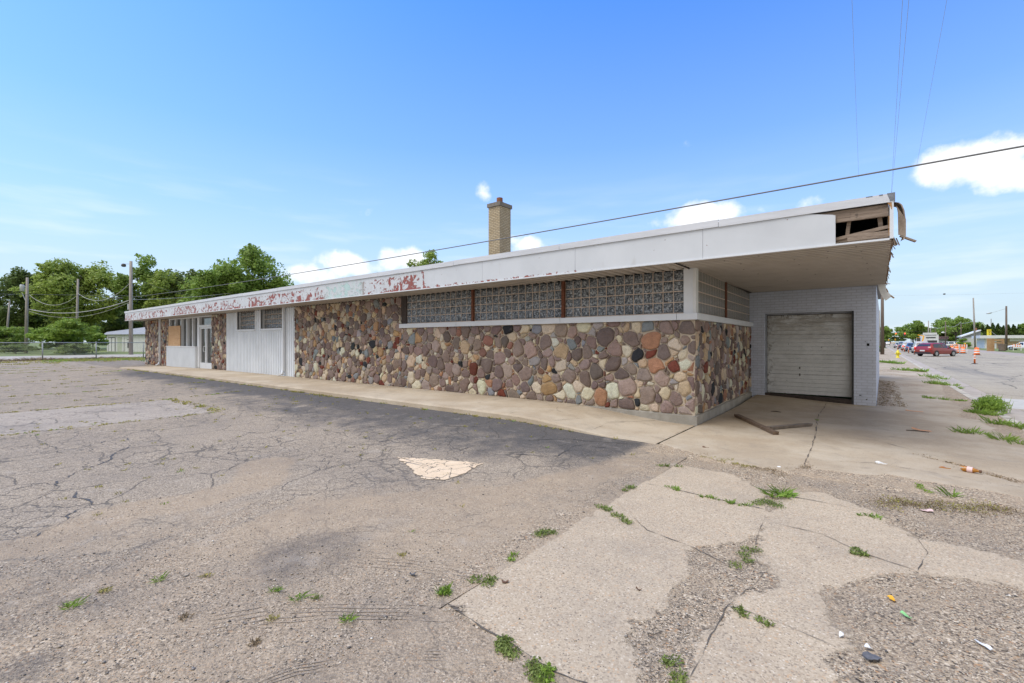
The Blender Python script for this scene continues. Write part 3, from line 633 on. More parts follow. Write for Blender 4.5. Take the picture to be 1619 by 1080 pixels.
# glass blocks
t=NT('glass_block'); n=t.noise(24,4,.6,dist=.6); n3=t.noise(70,3,.6)
t.set('Base Color',t.ramp(t.noise(30,4,.7,dist=.5),[(.38,(.018,.021,.024)),(.50,(.12,.13,.14)),(.62,(.46,.47,.47))])); t.set('Roughness',.07); t.set('Specular IOR Level',.9); t.set('Metallic',.5)  # pale speckle in the base colour stands in for broken reflections
b=t.bump(n,.6,.03); t.bump(n3,.8,.015,b)
t=NT('glass_block_dull'); n=t.noise(20,3,.6); t.set('Base Color',t.ramp(n,[(.3,(.20,.19,.17)),(.7,(.29,.275,.25))])); t.set('Roughness',.22); t.set('Specular IOR Level',.6); t.bump(t.noise(60,2,co=t.map((1,1,.1))),.5,.01)
simple('block_mortar',(.58,.46,.37),.9,.2,20,.3); simple('rust',(.16,.052,.022),.85,.5,14,.4); simple('dark_wood',(.06,.045,.038),.9,.4,12,.4)
def pillow(mb,o,ax,az,nn,w_,h,e=.012,K=7,wv=.0035):
    """one block's face: a slightly cushioned square"""
    o=Vector(o); ax=Vector(ax); az=Vector(az); nn=Vector(nn); vs=[]
    for j in range(K+1):
        for i in range(K+1):
            u_,v_=i/K,j/K; ed=min(u_,1-u_,v_,1-v_); hgt=e*(0 if ed==0 else 1)-(wv*(math.sin(u_*8.5+v_*3+1)+.8*math.sin(v_*11-u_*4)) if ed>0 else 0)
            vs.append(o+ax*(u_*w_)+az*(v_*h)+nn*hgt)
    mb.add(vs,[(j*(K+1)+i,j*(K+1)+i+1,(j+1)*(K+1)+i+1,(j+1)*(K+1)+i) for j in range(K) for i in range(K)])
def block_unit(name,x0,x1,cols,rows,z0,z1,y,mat='glass_block'):
    pw=(x1-x0)/cols; ph=(z1-z0)/rows
    mo=MB(); mo.box(x0,x1,y,y+.09,z0-.012,z1+.01); o=mo.build(name,'block_mortar',BR)
    g=MB()
    for i in range(cols):
        for j in range(rows): pillow(g,(x0+i*pw+.008,y-.002,z0+j*ph+.008),(1,0,0),(0,0,1),(0,-1,0),pw-.016,ph-.016)
    g.build('glass_blocks',mat,o,smooth=True); return o
for a,b_ in ((-11.07,-8.39),(-8.31,-5.60),(-5.52,-2.88)): block_unit('glass_block_window',a,b_,13,4,2.122,2.95,YW+.03)
def mull(x0,x1,m,y0=YW-.02): q=MB(); q.box(x0,x1,y0,YW+.12,2.105,2.95); q.build('mullion',m,BR)
mull(-8.388,-8.312,'rust'); mull(-5.598,-5.522,'rust'); mull(-11.32,-11.072,'dark_wood',YW+.0)
q=MB(); q.box(-2.872,-2.70,YW-.03,YW+.10,2.107,2.95); q.build('corner_post','white_metal',BR)
q=MB(); q.box(-2.698,-2.645,YW-.03,YW+.12,2.107,2.95); q.build('corner_post','white_metal_side',BR)
def side_unit(y0,y1,cols):
    pw=(y1-y0)/cols; ph=(2.95-2.122)/4; mo=MB()
    mo.add([(sidex(y0)-.03,y0,2.107),(sidex(y1)-.03,y1,2.107),(sidex(y1)-.03,y1,2.96),(sidex(y0)-.03,y0,2.96),(sidex(y0)-.12,y0,2.107),(sidex(y1)-.12,y1,2.107),(sidex(y1)-.12,y1,2.96),(sidex(y0)-.12,y0,2.96)],[(0,1,2,3),(4,7,6,5),(0,3,7,4),(1,5,6,2)])
    o=mo.build('glass_block_window','block_mortar',BR); g=MB()
    for i in range(cols):
        for j in range(4):
            ya=y0+i*pw; k=.006; d=Vector((-.022,1,0)).normalized()
            pillow(g,(sidex(ya)-.028,ya+k,2.122+j*ph+.010),d,(0,0,1),(1,0,0),pw-2*k,ph-.02,.006,3,.0)
    g.build('glass_blocks','glass_block_dull',o,smooth=True)
side_unit(YW+.13,11.36,11); side_unit(11.45,YG-.02,14)
q=MB(); q.box(sidex(11.4)-.06,sidex(11.4)+.0,11.362,11.448,2.106,2.94); q.build('mullion','rust',BR)
# soffit: ribs run across the front strip, lengthwise under the canopy
t=NT('soffit_metal'); sb=t.ramp(t.noise(2,6,.65),[(.3,(.44,.395,.34)),(.7,(.56,.51,.45))]); gy=t.m_('FRACT',t.m_('ADD',t.m_('MULTIPLY',t.m_('ADD',t.sep(t.co,1),YW-YF-.02),1/.165),10)); rib_shade=t.m_('MULTIPLY',t.m_('LESS_THAN',gy,.5),t.m_('GREATER_THAN',t.sep(t.co,0),-.1)); sb=t.mix(t.m_('MULTIPLY',rib_shade,.42),sb,(.21,.18,.15)); t.set('Base Color',sb); t.set('Roughness',.55)  # alternate bands darkened in the colour to stand for shading between ribs
def ribs(mb,a0,a1,b0,b1,z,pitch,along='x'):
    """profiled sheet: grooves run along `along`"""
    v=b0; pr=[]
    while v<b1-1e-6:
        e=min(v+pitch,b1)
        m_=(v+e)/2; pr+=[(v,z+.036),(m_-.012,z+.036),(m_,z),(e-.006,z)]; v=e
    vs=[]
    for t_,zz in pr:
        vs+=[(a0,t_,zz),(a1,t_,zz)] if along=='x' else [(t_,a0,zz),(t_,a1,zz)]
    mb.add(vs,[(2*i,2*i+1,2*i+3,2*i+2) for i in range(len(pr)-1)])
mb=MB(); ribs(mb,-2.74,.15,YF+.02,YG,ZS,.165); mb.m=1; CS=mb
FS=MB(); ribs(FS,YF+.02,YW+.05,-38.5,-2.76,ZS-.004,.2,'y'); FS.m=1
mb=MB(); mb.add([(-2.77,YF+.02,ZS-.012),(-2.74,YF+.02,ZS-.012),(-2.74+.0,YG,ZS-.012),(-2.77-.05,YG,ZS-.012)],[(0,3,2,1)])
mb.box(-2.70,-2.0,YF+4.9,YF+4.905,ZS-.002,ZS); mb.build('soffit_seam','dark_wood',BR)
for (x,y) in [(-2.05,8.4),(-1.9,8.9),(-2.0,9.6),(-1.9,10.4),(-1.5,8.25),(-1.1,9.0),(-1.1,9.6),(-1.05,10.3),(-1.0,11.2),(-.25,8.3),(-.2,8.8),(-.2,9.5),(-.15,10.2),(-.15,11),(-.12,12),(-.1,13),(-.6,8.5),(-.65,9.1),(-1.6,12)]: CS.box(x,x+.02,y,y+.02,ZS-.003,ZS+.004)
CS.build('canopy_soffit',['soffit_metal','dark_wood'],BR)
x=-38.3
while x<-2.9: FS.box(x,x+.10,YF+.9,YF+.92,ZS-.02,ZS+.004); x+=.21
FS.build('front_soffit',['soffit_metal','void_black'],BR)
# fascia
t=NT('peeling_paint'); x=t.sep(t.co,0); z=t.sep(t.co,2)
white=t.ramp(t.noise(1.2,7,.6),[(.3,(.555,.575,.60)),(.7,(.63,.65,.675))])
grime=t.mr(t.noise(1.6,5,.65,co=t.map((2.2,1,.9))),.60,.78); white=t.mix(t.m_('MULTIPLY',grime,.35),white,(.40,.385,.36))
big=t.noise(2.9,7,.66,co=t.map((1.0,1,1.25)),dist=1.7)
zoneW=t.m_('SUBTRACT',1,t.mr(x,-6.9,-6.2))                      # west of the peeled stretch's end
patchy=t.mr(t.noise(.75,2),.25,.50,.35,1)
low=t.m_('MULTIPLY',t.mr(z,3.05,2.97,0,1),t.m_('SUBTRACT',1,t.m_('MULTIPLY',zoneW,.75)))                                       # along the bottom edge
band=t.mr(z,3.43,3.30,0,1)
th=t.m_('ADD',t.m_('MULTIPLY',t.m_('MULTIPLY',zoneW,patchy),.172),t.m_('MULTIPLY',low,t.m_('MULTIPLY',t.mr(x,-.8,-3.2,0,1),.18)))
th=t.m_('MULTIPLY',th,band)
b2=t.noise(1.7,7,.62,co=t.map((1.3,1,.9)),dist=1.4); zb=t.m_('MULTIPLY',t.mr(x,-10.0,-8.6),t.mr(x,-6.2,-6.6)); big=t.m_('ADD',big,t.m_('MULTIPLY',zb,t.m_('MULTIPLY',t.mr(b2,.50,.66),.16)))
val=t.m_('ADD',big,th)
red=t.m_('GREATER_THAN',val,.705)
edge=t.m_('GREATER_THAN',val,.692)
teal=t.m_('MULTIPLY',t.mr(x,-11.6,-11.2),t.mr(x,-9.1,-9.5))
under=t.mix(teal,t.mix(t.noise(14,5),(.24,.06,.045),(.34,.10,.075)),(.45,.62,.60))
col=t.mix(edge,white,(.25,.22,.21)); col=t.mix(red,col,under)
tl=t.m_('MULTIPLY',teal,t.mr(t.noise(3,6,.7,co=t.map((2,1,.5))),.45,.6)); col=t.mix(t.m_('MULTIPLY',tl,.5),col,(.52,.66,.64))
crk=t.m_('MULTIPLY',t.m_('LESS_THAN',t.m_('ABSOLUTE',t.m_('SUBTRACT',t.noise(3.2,7,.72,dist=.8),.5)),.0045),t.m_('MULTIPLY',zoneW,.7)); col=t.mix(crk,col,(.3,.27,.25))
t.set('Base Color',col); t.set('Roughness',.55); t.bump(t.m_('SUBTRACT',0,t.m_('ADD',red,t.m_('MULTIPLY',t.noise(2,4),.6))),.5,.004)
xs=[-38.58,-36.46,-34.02,-31.58,-29.14,-26.70,-24.26,-21.82,-19.38,-16.94,-14.5,-12.06,-9.63,-7.19,-4.71,-2.27]
for a,b_ in zip(xs[:-1],xs[1:]):
    q=MB(); q.box(a,b_-.005,YF,YF+.02,ZS+.012,3.442); q.build('fascia_panel','peeling_paint',BR)
q=MB(); q.add([(-2.27,YF,ZS+.012),(-.464,YF,ZS+.012),(-.464,YF-.01,3.36),(-.50,YF-.012,3.375),(-.62,YF-.008,3.40),(-.80,YF,3.438),(-2.27,YF,3.442)]+[(-2.27,YF+.015,ZS+.012),(-.464,YF+.015,ZS+.012),(-.464,YF+.005,3.36),(-.50,YF+.003,3.375),(-.62,YF+.007,3.40),(-.80,YF+.015,3.438),(-2.27,YF+.015,3.442)],[tuple(range(7)),tuple(range(13,6,-1))]+[(i,i+7,(i+1)%7+7,(i+1)%7)[::-1] for i in range(7)])
q.build('fascia_panel','peeling_paint',BR)
q=MB(); q.box(-38.58,-38.56,YF,26,ZS+.012,3.442); q.build('end_fascia','peeling_paint',BR)
t=NT('flashing_metal'); t.set('Base Color',t.ramp(t.noise(1.0,6,.6),[(.3,(.56,.57,.60)),(.7,(.64,.65,.68))])); t.set('Roughness',.45); t.bump(t.noise(1.1,3,co=t.map((1,1,6))),.35,.03)
mb=MB(); x=-38.62
while x<.17:
    e=min(x+3.05,.185); dz=random.uniform(-.004,.004); mb.add([(x,YF-.022,3.438+dz),(e-.006,YF-.022,3.438+dz),(e-.006,YF-.022,3.552+dz),(x,YF-.022,3.552+dz),(x,YF+.16,3.575),(e-.006,YF+.16,3.575),(x,YF-.002,3.438+dz),(e-.006,YF-.002,3.438+dz)],[(0,1,2,3),(3,2,5,4),(6,7,1,0)]); x=e
mb.build('roof_flashing','flashing_metal',BR)
mb=MB(); mb.box(-38.60,.13,YF-.012,YF+.025,ZS-.012,ZS+.012); mb.build('bottom_trim','white_metal',BR)
simple('roofing',(.30,.30,.31),.9,.2,.6); simple('grey_metal',(.20,.215,.24),.5,.35,18,.3)
RO=MB(); RO.box(-38.6,.12,YF+.05,26.0,3.445,3.53); RO=RO.build('roof','roofing',BR)
mb=MB(); mb.box(.13,.187,YF-.024,YF+.05,3.445,3.556); mb.box(.02,.06,YF-.024,YF-.0215,3.535,3.553); mb.box(-.12,-.05,YF-.024,YF-.0215,3.54,3.552); mb.add([(.10,YF-.0235,3.556),(.135,YF-.0235,3.45),(.135,YF-.0235,3.556)],[(0,1,2)]); mb.build('bare_metal_corner','grey_metal',BR)
# rotten opening at the street corner
t=NT('old_wood'); g=t.noise(3,6,.65,co=t.map((1.2,14,14)),dist=.6)
wc_=t.ramp(g,[(.25,(.10,.072,.055)),(.5,(.27,.205,.155)),(.75,(.40,.315,.25))]); wc_=t.mix(t.mr(t.noise(6,5,.7),.6,.72,0,.7),wc_,(.05,.038,.032)); t.set('Base Color',wc_); t.set('Roughness',.9); t.bump(g,.5,.01)
t=NT('fresh_wood'); g=t.noise(6,5,.6,co=t.map((3,3,14))); t.set('Base Color',t.ramp(g,[(.3,(.30,.15,.055)),(.7,(.50,.29,.13))])); t.set('Roughness',.9); t.bump(g,.5,.01)
mb=MB(); mb.beam((-.95,YF+.05,3.345),(.12,YF+.05,3.345),.045,.16); mb.build('top_plate','old_wood',BR)
mb=MB(); mb.beam((-.33,YF+.05,3.008),(.12,YF+.05,3.018),.04,.105); mb.build('lower_board','old_wood',BR)
mb=MB(); mb.beam((-.55,YF+.09,3.025),(.12,YF+.07,3.125),.035,.045); mb.beam((-.50,YF+.12,3.0),(-.28,YF+.10,3.02),.05,.09); mb.build('broken_batten','old_wood',BR)
mb=MB(); mb.beam((-.34,YF+.12,3.02),(-.31,YF+.12,3.3),.04,.045,(1,0,0)); mb.build('stud','old_wood',BR); mb=MB(); mb.beam((.045,YF+.12,3.05),(.025,YF+.12,3.3),.04,.05,(1,0,0)); mb.build('stud','old_wood',BR); mb=MB(); mb.beam((.115,YF+.14,3.05),(.112,YF+.14,3.3),.012,.012,(1,0,0)); mb.build('stud','old_wood',BR)
mb=MB(); mb.box(-1.2,.13,8.7,8.72,2.96,3.44); mb.build('cavity_back','void_black',BR)
mb=MB(); mb.box(.13,.172,YF-.018,YF+.03,2.95,3.437); mb.build('corner_trim','white_metal',BR)
mb=MB(); mb.add([(.105,YF-.02,3.43),(.15,YF-.021,3.43),(.155,YF-.021,3.36),(.15,YF-.021,3.33),(.135,YF-.0205,3.38)],[(0,4,3,2,1)]); mb.box(.120,.129,YF-.02,YF,2.99,3.25); mb.build('splintered_edge','fresh_wood',BR)
# torn sheathing hanging off the street side
t=NT('weathered_ply'); g=t.noise(9,6,.7,co=t.map((1,1,.35))); t.set('Base Color',t.ramp(g,[(.3,(.16,.12,.095)),(.55,(.33,.27,.22)),(.75,(.50,.44,.38))])); t.set('Roughness',.9); t.bump(g,.6,.02)
mb=MB(); pf=[(.185,3.45),(.23,3.435),(.262,3.40),(.285,3.32),(.297,3.20),(.30,3.08),(.298,2.985),(.28,2.93)]; vs=[]
for i,(x,z) in enumerate(pf):
    ww=.26-.02*i; vs+=[(x,8.06,z),(x-.02,8.06+ww,z+.015*math.sin(i*2))]+[(x-.014,8.06,z),(x-.034,8.06+ww,z)]
n=len(pf); fs=[]
for i in range(n-1):
    a,b_=4*i,4*i+4; fs+=[(a,a+1,b_+1,b_),(a+2,b_+2,b_+3,a+3),(a,b_,b_+2,a+2),(a+1,a+3,b_+3,b_+1)]
mb.add(vs,fs); mb.add([(.20,8.05,3.40),(.215,8.05,3.30),(.22,8.05,3.0),(.30,8.06,2.975),(.30,8.06,3.2)],[(0,1,2,3,4)])
mb.beam((.24,8.08,2.99),(.40,8.12,2.90),.05,.02); mb.beam((.20,8.10,2.97),(.235,8.12,2.87),.02,.014,(1,0,0)); mb.build('torn_sheathing','weathered_ply',BR)
mb=MB(); rs=random.Random(5)
for i in range(34):
    y=8.05+rs.random()**1.4*6.1; L=rs.uniform(.03,.12); mb.beam((.165,y,2.99),(.165+rs.uniform(-.02,.045),y+rs.uniform(-.03,.05),2.96-L*rs.uniform(.2,.9)),.012,.008,(1,0,0))
for i in range(16): mb.beam((.165,8.02+i*.01,2.99),(.165+rs.uniform(-.01,.05),8.02+rs.uniform(-.02,.1),2.92-rs.uniform(.0,.07)),.014,.01,(1,0,0))
tag(mb.build('splinters','old_wood',BR),kind='stuff')
mb=MB(); y=8.05
while y<14.2: e=min(y+rs.uniform(.7,1.5),14.3); mb.box(.125,.165,y,e-.01,2.955,3.44 if rs.random()<.7 else 3.2); y=e
mb.build('side_rim_board','old_wood',BR)
for a,b_ in ((8.3,8.9),(9.6,10.1),(11.3,12.4),(13.0,13.3)): mb=MB(); mb.box(.166,.176,a,b_,2.95,2.975+rs.uniform(0,.03)); mb.build('side_trim_remnant','fresh_wood',BR)
# strip of white soffit metal hanging at the far corner
mb=MB(); pf=[(0,.02,2.94),(0.0,.03,2.86),(0,.06,2.76),(0,.10,2.68),(0,.16,2.60)]; vs=[]
for i,(_,x,z) in enumerate(pf): vs+=[(x-.005,14.05,z-.015*i),(x+.135-.004*i,14.1,z+.012*i)]
mb.add(vs,[(2*i,2*i+1,2*i+3,2*i+2) for i in range(4)]); mb.add([(x,y+.004,z) for x,y,z in vs],[(2*i+2,2*i+3,2*i+1,2*i) for i in range(4)])
mb.build('hanging_soffit_strip','white_metal_side',BR)
mb=MB(); mb.beam((.25,14.1,2.66),(.31,14.12,2.60),.04,.02); mb.beam((.17,14.0,2.82),(.20,14.02,2.74),.03,.02,(1,0,0)); mb.beam((.16,14,2.94),(.24,14.0,2.93),.02,.012); tag(mb.build('splinters','fresh_wood',BR),kind='stuff')
# garage bay: painted brick
def brick(name,c1,c2,mo,bw,rh,gap,rough=.8,bump=.5,axis='xz',dirt=None,mixn=.3):
    t=NT(name); n=t.N.new('ShaderNodeTexBrick'); n.inputs['Scale'].default_value=1; n.inputs['Brick Width'].default_value=bw; n.inputs['Row Height'].default_value=rh; n.inputs['Mortar Size'].default_value=gap; n.inputs['Mortar Smooth'].default_value=.3
    n.inputs['Color1'].default_value=c1+(1,); n.inputs['Color2'].default_value=c2+(1,); n.inputs['Mortar'].default_value=mo+(1,)
    cb=t.N.new('ShaderNodeCombineXYZ')
    a=t.sep(t.co,0) if axis=='xz' else t.sep(t.co,1)
    if axis=='both': a=t.m_('ADD',t.sep(t.co,0),t.sep(t.co,1))
    t.L.new(a,cb.inputs[0]); t.L.new(t.sep(t.co,2),cb.inputs[1]); t.L.new(cb.outputs[0],n.inputs['Vector'])
    c=t.mix(mixn,n.outputs['Color'],t.ramp(t.noise(4,6,.65),[(.3,.6),(.7,1.0)]),'MULTIPLY')
    if dirt: c=t.mix(t.m_('MULTIPLY',t.mr(t.noise(3,6,.7),.6,.75),.6),c,dirt)
    t.set('Base Color',c); t.set('Roughness',rough); h=t.m_('ADD',t.m_('SUBTRACT',1,n.outputs['Fac']),t.m_('MULTIPLY',t.noise(40,4),.35)); t.bump(h,bump,.008); return t
brick('painted_brick',(.58,.62,.73),(.64,.68,.80),(.50,.53,.62),.21,.07,.009,.6,.5,'both')
brick('chimney_brick',(.47,.36,.215),(.56,.45,.29),(.20,.15,.095),.21,.074,.011,.85,.6,'both',mixn=.4)
mb=MB(); mb.box(sidex(YG)-.35,-2.44,YG,YG+.3,-.3,2.95); mb.box(-.457,-.02,YG,YG+.3,-.3,2.95); mb.box(-2.44,-.457,YG,YG+.3,2.345,2.95)
mb.add([(-.02,YG,-.3),(.07,26,-.3),(.07,26,2.95),(-.02,YG,2.95),(-.3,YG+.3,-.3),(-.3,26,-.3),(-.3,26,2.95),(-.3,YG+.3,2.95)],[(0,1,2,3),(4,7,6,5),(3,2,6,7),(1,5,6,2)])
mb.m=1; mb.box(-.20,-.15,YG-.006,YG,1.47,1.53); mb.box(-.24,-.22,YG-.004,YG,1.57,1.58); mb.box(-.13,-.12,YG-.004,YG,1.60,1.62); mb.box(-.35,-.31,YG-.003,YG,.24,.26); mb.box(-.22,-.19,YG-.003,YG,.14,.16); mb.build('brick_wall',['painted_brick','void_black'],BR)
t=NT('garage_paint'); n=t.noise(2.2,6,.65); zz=t.sep(t.co,2)
c=t.ramp(n,[(.3,(.52,.53,.525)),(.7,(.70,.71,.715))]); up=t.m_('MULTIPLY',t.mr(zz,1.3,2.35),t.mr(t.noise(3,6,.7,co=t.map((1,1,3))),.35,.62)); c=t.mix(t.m_('MULTIPLY',up,.62),c,(.20,.155,.10))
lf=t.m_('MULTIPLY',t.mr(t.sep(t.co,0),.55,.22),t.mr(t.noise(9,5,.75),.5,.6)); c=t.mix(t.m_('MULTIPLY',lf,.75),c,(.11,.085,.055))
tp=t.m_('MULTIPLY',t.mr(zz,2.1,2.31),t.mr(t.noise(11,5,.75,co=t.map((1,1,.5))),.5,.62)); c=t.mix(t.m_('MULTIPLY',tp,.8),c,(.10,.075,.05))
spk=t.m_('MULTIPLY',t.m_('LESS_THAN',t.vor(9,out='Distance'),.09),t.m_('GREATER_THAN',t.noise(2,2),.52)); c=t.mix(spk,c,(.08,.07,.06))
t.set('Base Color',c); t.set('Roughness',.55); t.bump(t.noise(6,3),.2,.01)
# the noise in x uses the building's origin at its corner: the door spans .22 to 2.2
GD=empty('garage_door_frame',(0,0,0)); bpy.data.objects.remove(GD)
mb=MB(); ybase=YG+.2
zz0=.17
for k in range(4):
    za=zz0+.535*k; zb=za+.529
    for j in range(5):
        a=za+(zb-za)*j/5; b_=za+(zb-za)*(j+1)/5-.003
        mb.box(-2.40,-.50,ybase-(.016 if j%2 else .010),ybase+.03,a,b_-.012)
    mb.box(-2.40,-.50,ybase+.006,ybase+.035,za,zb)
gd=mb.build('garage_door','garage_paint',BR)
mb=MB(); mb.box(-1.64,-1.615,ybase-.03,ybase-.008,.66,.72); mb.build('handle','cast_iron',gd); mb=MB(); mb.box(-1.64,-1.615,ybase-.02,ybase-.008,.84,.90); mb.build('handle','cast_iron',gd)
simple('frame_grey',(.30,.315,.34),.6,.3,6); simple('frame_dark',(.05,.05,.055),.7,.4,9)
mb=MB(); mb.box(-2.44,-2.40,YG+.12,YG+.28,-.1,2.345); mb.box(-2.44,-.457,YG+.14,YG+.28,2.305,2.345); mb.build('door_jamb','frame_grey',BR)
mb=MB(); mb.box(-.50,-.457,YG+.02,YG+.28,-.1,2.345); mb.box(-2.42,-.46,YG+.17,YG+.26,2.29,2.305); mb.box(-2.42,-2.40,YG+.14,YG+.19,.1,2.3); mb.build('door_track','frame_dark',BR)
mb=MB(); mb.box(-2.5,-.45,YG+.03,YG+.2,-.1,.10); mb.beam((-2.44,YG+.1,.13),(-.46,YG+.1,.09),.07,.07); mb.build('rotten_threshold','dark_wood',BR)
# chimney
CX,CY=-13.07,15.9
def chim():
    d=20.5; r=Vector((0,0,0)); c=P(790,d); w1,w2=.657,.786; x1,y0=c.x,c.y
    zt=ZV(324.5,d)
    m=MB(); m.box(x1-w1,x1,y0,y0+w2,3.4,zt); o=m.build('chimney','chimney_brick',RO)
    simple('chimney_cap',(.22,.19,.155),.9,.3,6,.3); simple('clay_flue',(.27,.105,.06),.8,.3,8)
    m=MB(); m.box(x1-w1-.05,x1+.05,y0-.05,y0+w2+.05,zt,zt+.17); m.build('chimney_cap','chimney_cap',o)
    m=MB(); m.lathe([(.14,0),(.14,.30),(.115,.30),(.11,.1)],(x1-w1/2,y0+w2/2,zt+.17),16); m.build('flue','clay_flue',o,smooth=False)
chim()
# white ribbed panel wall with two glass-block windows
t=NT('panel_paint'); t.set('Base Color',t.ramp(t.noise(1.2,6),[(.3,(.66,.70,.75)),(.7,(.76,.80,.85))])); t.set('Roughness',.5)
WN=[(-23.24,-21.35),(-20.80,-18.85)]
mb=MB(); yb=YW-.0
mb.box(-24.53,-17.88,yb,yb+.05,.2,2.13); mb.box(-24.53,WN[0][0],yb,yb+.05,2.13,2.94); mb.box(WN[0][1],WN[1][0],yb,yb+.05,2.13,2.94); mb.box(WN[1][1],-17.88,yb,yb+.05,2.13,2.94)
x=-24.5
while x<-17.9:
    inw=any(a-.03<x<b_+.01 for a,b_ in WN); mb.box(x,x+.035,yb-.018,yb,.2,2.02 if inw else 2.94); x+=.155
pw=mb.build('ribbed_panel','panel_paint',BR)
mb=MB(); mb.box(-24.6,-17.86,YW+.25,YW+.26,.0,2.94); mb.build('panel_backing','void_black',BR)
for a,b_ in WN:
    mb=MB(); y0=YW-.03; mb.box(a-.08,a,y0,YW+.2,2.05,2.94); mb.box(b_,b_+.08,y0,YW+.2,2.05,2.94); mb.box(a,b_,y0-.02,YW+.2,2.05,2.13); fr=mb.build('window','white_metal',BR)
    cols=9; pw_=(b_-a)/cols; g=MB(); mo=MB(); mo.box(a,b_,YW+.14,YW+.2,2.132,2.94); mo.build('mortar_grid','block_mortar',fr)
    for i in range(cols):
        for j in range(4): pillow(g,(a+i*pw_+.012,YW+.138,2.135+j*.2+.01),(1,0,0),(0,0,1),(0,-1,0),pw_-.024,.18)
    g.build('glass_blocks','glass_block',fr,smooth=True)
# shopfront: ribbed bulkhead, windows, plywood, double glass door
t=NT('shop_glass'); t.set('Base Color',t.ramp(t.noise(1.3,4,.6,co=t.map((1,1,.4))),[(.35,(.03,.034,.034)),(.65,(.12,.125,.12))])); t.set('Roughness',.06); t.set('Specular IOR Level',.8); t.bump(t.noise(1.5,2),.05,.02)
mb=MB(); mb.box(-33.16,-28.40,YW-.10,YW+.05,.14,1.28)
x=-33.13
while x<-28.45: mb.box(x,x+.03,YW-.118,YW-.10,.14,1.27); x+=.155
mb.build('ribbed_bulkhead','panel_paint',BR)
mb=MB(); mb.box(-33.16,-28.36,YW-.13,YW+.06,1.282,1.33); mb.build('window_ledge','white_metal',BR)
mb=MB(); mb.box(-33.16,-28.12,YW+.12,YW+.14,1.33,2.94); mb.build('shop_window','shop_glass',BR)
def vb(mb,x0,x1,z0,z1): mb.box(x0,x1,YW+.0,YW+.13,z0,z1)
mb=MB()
for a in (-33.0,-30.97,-30.02,-29.13): vb(mb,a-.05,a+.06,1.332,2.86)
vb(mb,-28.42,-28.13,.2,2.86); vb(mb,-33.16,-26.43,2.862,2.94); mb.build('window_frame','white_metal',BR)
mb=MB(); mb.box(-32.02,-31.92,YW-.002,YW+.115,2.49,2.858); mb.build('transom_bar','white_metal',BR)
t=NT('plywood'); g=t.noise(3.5,5,.6,co=t.map((1,1,3.2)),dist=2.2); t.set('Base Color',t.ramp(g,[(.3,(.40,.22,.10)),(.5,(.56,.35,.18)),(.7,(.66,.46,.27))])); t.set('Roughness',.8)
mb=MB(); mb.box(-32.99,-30.93,YW-.05,YW-.032,1.332,2.49); mb.build('plywood_board','plywood',BR)
mb=MB(); mb.box(-28.12,-26.42,YW+.12,YW+.14,.48,2.86); mb.build('door_glass','shop_glass',BR)
mb=MB(); mb.box(-28.12,-26.42,YW-.01,YW+.115,2.34,2.45)
mb.build('door_header','white_metal',BR)
for a,b_ in ((-28.12,-27.30),(-27.28,-26.43)):
    mb=MB(); y0,y1=YW+.03,YW+.11; mb.box(a,b_,y0,y1,.16,.48); mb.box(a,a+.09,y0,y1,.48,2.335); mb.box(b_-.07,b_,y0,y1,.48,2.335); mb.box(a+.09,b_-.07,y0,y1,2.25,2.335)
    dd=mb.build('door','white_metal',BR)
    if a<-28:
        mb=MB(); mb.tube([(-27.38,y0,1.05),(-27.38,y0-.07,1.07),(-27.40,y0-.08,1.2),(-27.38,y0-.07,1.33),(-27.38,y0,1.35)],.018,6); mb.build('handle','white_metal',dd)
# curtain, hung inside the shop window
simple('curtain_cloth',(.40,.40,.38),.95,.3,9)
# downspouts with a kicked-out shoe
for x in (-34.54,-18.62):
    g_=g0(x); mb=MB(); mb.box(x-.05,x+.05,YW-.115,YW-.035,g_+.22,2.945); mb.obox((x-.02,YW-.10,g_+.16),(.35,-.5,-1),(1,.2,.3),(0,1,-.4),.10,.05,.04); mb.obox((x-.09,YW-.16,g_+.085),(-1,-.8,-.35),(.6,-1,0),(0,.2,1),.10,.045,.035)
    o=mb.build('downspout','white_metal',BR)
    mb=MB(); mb.box(x-.058,x+.058,YW-.12,YW-.0,1.5,1.53); mb.build('strap','white_metal',o); mb=MB(); mb.box(x-.058,x+.058,YW-.12,YW-.0,2.7,2.73); mb.build('strap','white_metal',o)
# ================================================================ vegetation
def leafmat(name,c1,c2,rough=.6,tr=.42):
    t=NT(name); n=t.noise(.9,3,.6); m=t.noise(6,2,.6); a=t.attr('Col','Color')
    col=t.mix(.6,t.ramp(n,[(.3,c1),(.7,c2)]),a,'MULTIPLY'); t.set('Base Color',col); t.set('Roughness',rough); t.set('Specular IOR Level',.3)
    td=t.N.new('ShaderNodeBsdfTranslucent'); t.L.new(col,td.inputs['Color']); ms=t.N.new('ShaderNodeMixShader'); ms.inputs[0].default_value=tr
    o=t.N['Material Output']; t.L.new(t.b.outputs[0],ms.inputs[1]); t.L.new(td.outputs[0],ms.inputs[2]); t.L.new(ms.outputs[0],o.inputs[0])
leafmat('leaf_mid',(.19,.29,.055),(.34,.46,.10)); leafmat('leaf_dark',(.11,.165,.05),(.22,.29,.085)); leafmat('leaf_light',(.20,.32,.05),(.34,.45,.09))
leafmat('leaf_locust',(.23,.32,.06),(.42,.50,.12)); leafmat('leaf_hedge',(.06,.10,.022),(.13,.19,.04)); leafmat('grass_green',(.17,.30,.04),(.30,.42,.08)); leafmat('grass_dry',(.26,.21,.07),(.40,.34,.13)); leafmat('weed_dark',(.14,.20,.05),(.27,.33,.10))
leafmat('moss_yellow',(.26,.25,.06),(.46,.40,.13)); leafmat('dead_brush',(.18,.135,.08),(.34,.26,.16),tr=.3)
simple('bark',(.13,.105,.085),.95,.4,5,.6)
